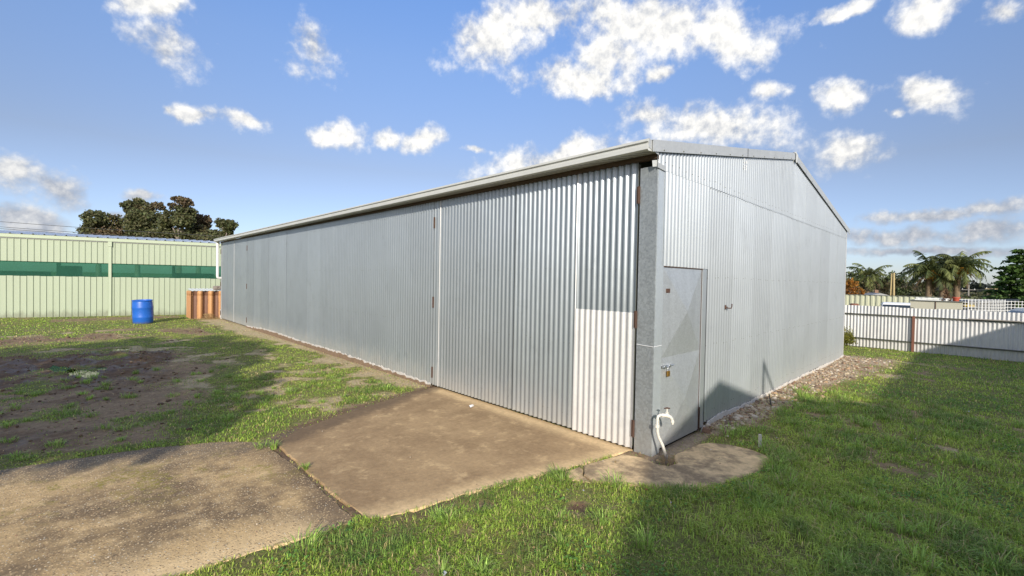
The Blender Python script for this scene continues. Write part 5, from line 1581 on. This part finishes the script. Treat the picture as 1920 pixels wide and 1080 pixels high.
# ------------------------------------------------------------------ grass
def blades(rng, n_, xr, yr, dens_fn, hmin, hmax, wid, near, far):
    X = rng.uniform(*xr, n_); Y = rng.uniform(*yr, n_)
    d = np.hypot(X - CAM.x, Y - CAM.y); ang = np.degrees(np.arctan2(Y - CAM.y, X - CAM.x))
    ok = (d >= near) & (d < far) & (ang > -18) & (ang < 112)
    ok &= ~((X > 0.0) & (Y > 0.0) & (X < 9.05) & (Y < 18.25))
    for poly in (APRON, PEBBLE, TAPSLAB): ok &= ~(inside(poly, X, Y) & (edge_dist(poly, X, Y) > 0.028 * fbm(X, Y, 3.0, 2, 7)))
    X, Y = X[ok], Y[ok]
    cvv = cover(X, Y)
    dens = cvv[0] * (0.30 + 0.70 * sstep(fbm(X, Y, 5.0, 3, 91), 0.30, 0.56)) + 0.03 + 0.22 * cvv[1] * (1 - cvv[0])
    ok = rng.uniform(0, 1, len(X)) < dens
    X, Y = X[ok], Y[ok]; cvv = tuple(c[ok] for c in cvv)
    n2 = len(X)
    Z = np.maximum(ground_z(X, Y, cvv), -0.012)
    clump = fbm(X, Y, 2.2, 3, 101); big_ = fbm(X, Y, 0.55, 3, 111)
    h = (hmin + (hmax - hmin) * np.clip(0.25 + 1.5 * (clump - 0.35), 0, 1) * rng.uniform(0.45, 1.15, n2)) * (0.55 + 0.45 * cvv[0])
    h *= 0.8 + 0.5 * sstep(Y, 0.3, -1.2) * (X > -1)
    az = rng.uniform(0, 2 * np.pi, n2) + 1.6 * (fbm(X, Y, 1.4, 2, 121) - 0.5) * 2
    lean = rng.uniform(0.35, 1.55, n2)
    dx, dy = np.cos(az), np.sin(az)
    w = wid * rng.uniform(0.6, 1.3, n2)
    sx, sy = -dy * w, dx * w
    P0 = np.stack([X, Y, Z - 0.006], -1)
    q1 = np.stack([dx * h * lean * 0.22, dy * h * lean * 0.22, h * 0.55], -1)
    q2 = np.stack([dx * h * lean * 0.85, dy * h * lean * 0.85, h * np.maximum(0.30, 1.0 - 0.42 * lean)], -1)
    sd_ = np.stack([sx, sy, np.zeros(n2)], -1)
    Vv = np.stack([P0 - sd_, P0 + sd_, P0 + q1 + sd_ * 0.85, P0 + q1 - sd_ * 0.85, P0 + q2], 1)
    base = np.arange(n2) * 5
    T = np.stack([base, base + 1, base + 2, base, base + 2, base + 3, base + 3, base + 2, base + 4], -1).reshape(-1, 3)
    tone = fbm(X, Y, 1.1, 3, 131)
    ca_ = np.array((0.26, 0.43, 0.060)); cb_ = np.array((0.54, 0.66, 0.12)); cc_ = np.array((0.66, 0.52, 0.25)); cd_ = np.array((0.17, 0.29, 0.08))
    f = np.clip(tone * 1.4 - 0.2 + rng.normal(0, 0.22, n2), 0, 1)[:, None]
    c = ca_ * (1 - f) + cb_ * f
    blu = (sstep(clump, 0.58, 0.7) * 0.6)[:, None]; c = c * (1 - blu) + cd_ * blu
    drym = (rng.uniform(0, 1, n2) < 0.10 + 0.75 * cvv[1] * (1 - cvv[0]) + 0.10 * sstep(big_, 0.5, 0.7))[:, None]
    c = np.where(drym, cc_ * rng.uniform(0.55, 1.2, (n2, 1)), c) * rng.uniform(0.55, 1.35, (n2, 1))
    return Vv.reshape(-1, 3), T, np.repeat(c, 5, 0)


def tufts(rng, spots, n_per, hlo, hhi, wid):
    VV, TT, CC = [], [], []; k0 = 0
    for (cx, cy, rad, hs) in spots:
        n2 = n_per
        a = rng.uniform(0, 2 * np.pi, n2); d = rad * rng.uniform(0, 1, n2) ** 0.7
        X = cx + d * np.cos(a); Y = cy + d * np.sin(a)
        az = a + rng.normal(0, 0.6, n2); h = rng.uniform(hlo, hhi, n2) * hs; lean = rng.uniform(0.3, 1.3, n2)
        dx, dy = np.cos(az), np.sin(az); w = wid * rng.uniform(0.7, 1.3, n2)
        Z = ground_z(X, Y, cover(X, Y)) - 0.005
        P0 = np.stack([X, Y, Z], -1); sd_ = np.stack([-dy * w, dx * w, 0 * w], -1)
        q1 = np.stack([dx * h * lean * .18, dy * h * lean * .18, h * .5], -1); q2 = np.stack([dx * h * lean * .5, dy * h * lean * .5, h * (.88 - .12 * lean)], -1); q3 = np.stack([dx * h * lean * .95, dy * h * lean * .95, h * (1.0 - .42 * lean)], -1)
        V_ = np.stack([P0 - sd_, P0 + sd_, P0 + q1 + sd_, P0 + q1 - sd_, P0 + q2 + sd_ * .7, P0 + q2 - sd_ * .7, P0 + q3], 1)
        b = np.arange(n2) * 7 + k0
        TT.append(np.stack([b, b + 1, b + 2, b, b + 2, b + 3, b + 3, b + 2, b + 4, b + 3, b + 4, b + 5, b + 5, b + 4, b + 6], -1).reshape(-1, 3))
        c = np.array((0.30, 0.44, 0.095)) * rng.uniform(0.6, 1.5, (n2, 1)) * rng.uniform(0.8, 1.25)
        c = np.where((rng.uniform(0, 1, n2) < 0.10)[:, None], np.array((0.55, 0.46, 0.24)) * rng.uniform(0.6, 1.1, (n2, 1)), c)
        VV.append(V_.reshape(-1, 3)); CC.append(np.repeat(c, 7, 0)); k0 += n2 * 7
    return np.concatenate(VV), np.concatenate(TT), np.concatenate(CC)


parts = []
parts.append(blades(RNG, 560000, (-4.2, 4.0), (-4.0, 4.2), None, 0.026, 0.105, 0.0024, 1.5, 5.2))
parts.append(blades(RNG, 560000, (-5.5, 8), (-4.5, 8.0), None, 0.026, 0.088, 0.0034, 5.2, 9.0))
parts.append(blades(RNG, 440000, (-7.5, 13), (-6, 15), None, 0.024, 0.066, 0.0056, 9.0, 16.0))
parts.append(blades(RNG, 200000, (-10, 13), (-6, 24), None, 0.03, 0.075, 0.010, 16.0, 27.0))
sp_ = []
for k in range(170):
    x, y = RNG.uniform(-3.4, 4.5), RNG.uniform(-3.2, 0.75)
    if any(inside(p_, np.array([x]), np.array([y]))[0] for p_ in (APRON, PEBBLE, TAPSLAB)): continue
    if y > -0.3 and x > 0: continue
    sp_.append((x, y, RNG.uniform(0.03, 0.11), RNG.uniform(0.7, 1.25)))
sp_ += [(-1.03, 0.30, 0.08, 1.0), (-1.1, 0.22, 0.08, 1.0), (-4.2, 5.45, 0.16, 0.9), (1.45, -0.35, 0.15, 1.0), (1.7, -0.42, 0.15, 1.0), (1.25, -0.28, 0.10, 1.0), (0.55, -0.98, 0.12, 1.0), (0.9, -0.95, 0.10, 1.1), (1.05, -0.75, 0.08, 1.0), (-2.67, 2.62, 0.03, 0.8), (-2.75, 2.75, 0.05, 0.9), (-2.62, 1.9, 0.015, 0.6)]
for k in range(90):
    x = RNG.uniform(-4.8, -0.6); y = RNG.uniform(3.75, 8.0)
    sp_.append((x, y, RNG.uniform(0.03, 0.09), RNG.uniform(0.4, 0.75)))
parts.append(tufts(RNG, sp_, 60, 0.05, 0.135, 0.0026))
VV, TT, CC = [], [], []; k0 = 0
for v_, t__, c_ in parts:
    VV.append(v_); TT.append(t__ + k0); CC.append(c_); k0 += len(v_)
tag(obj('lawn_grass', np_mesh('lawn_grass', np.concatenate(VV), np.concatenate(TT), np.concatenate(CC)), M_GRASS), kind='stuff')
# small fallen leaves and pale petals in the near grass
n_ = 260; px = RNG.uniform(-3.5, 5, n_); py = RNG.uniform(-3.2, 0.6, n_); ok_ = np.ones(n_, bool)
for p_ in (APRON, PEBBLE): ok_ &= ~inside(p_, px, py)
px, py = px[ok_], py[ok_]
Vv, Ff = cards(np.stack([px, py, np.full(len(px), 0.035)], -1), RNG.uniform(0.004, 0.011, len(px)), RNG, 1.5)
lc = np.array([(0.20, 0.10, 0.045), (0.12, 0.05, 0.035), (0.30, 0.22, 0.10), (0.55, 0.58, 0.66)])[RNG.integers(0, 4, len(px))]
tag(obj('fallen_leaves', np_mesh('fallen_leaves', Vv, Ff, np.repeat(lc, 4, 0)), M_LEAF), kind='stuff')

# clover leaves and dead thatch low in the lawn
def on_lawn(n_, xr, yr):
    X = RNG.uniform(*xr, n_); Y = RNG.uniform(*yr, n_)
    ok = ~((X > -0.02) & (Y > -0.02))
    for p_ in (APRON, PEBBLE, TAPSLAB): ok &= ~inside(p_, X, Y)
    X, Y = X[ok], Y[ok]; c_ = cover(X, Y)
    return X, Y, c_
X, Y, c_ = on_lawn(60000, (-4.0, 6.5), (-3.6, 1.2))
ok = (sstep(fbm(X, Y, 1.6, 3, 151), 0.56, 0.66) > RNG.uniform(0, 1, len(X))) & (c_[0] > 0.4)
X, Y = X[ok], Y[ok]; c_ = tuple(v[ok] for v in c_)
Z = ground_z(X, Y, c_) + RNG.uniform(0.012, 0.04, len(X))
Vv, Ff = cards(np.stack([X, Y, Z], -1), np.full(len(X), 0.0085), RNG, 2.2)
tag(obj('clover', np_mesh('clover', Vv, Ff, np.repeat(np.array([(0.14, 0.30, 0.06)]) * RNG.uniform(0.6, 1.4, (len(X), 1)), 4, 0)), M_GRASS), kind='stuff')
X, Y, c_ = on_lawn(70000, (-4.8, 7.0), (-3.6, 9.0))
ok = RNG.uniform(0, 1, len(X)) < np.clip(0.12 + 0.5 * sstep(fbm(X, Y, 1.3, 3, 161), 0.5, 0.62) + 0.7 * c_[1] - 0.5 * c_[2], 0, 1)
X, Y = X[ok], Y[ok]; c_ = tuple(v[ok] for v in c_)
Z = np.maximum(ground_z(X, Y, c_), -0.01) + RNG.uniform(0.004, 0.022, len(X))
Vv, Ff = cards(np.stack([X, Y, Z], -1), np.full(len(X), 0.0022), RNG, 5.0, 11.0)
tag(obj('dead_thatch', np_mesh('dead_thatch', Vv, Ff, np.repeat(np.array([(0.52, 0.40, 0.22)]) * RNG.uniform(0.45, 1.25, (len(X), 1)), 4, 0)), M_GRASS), kind='stuff')
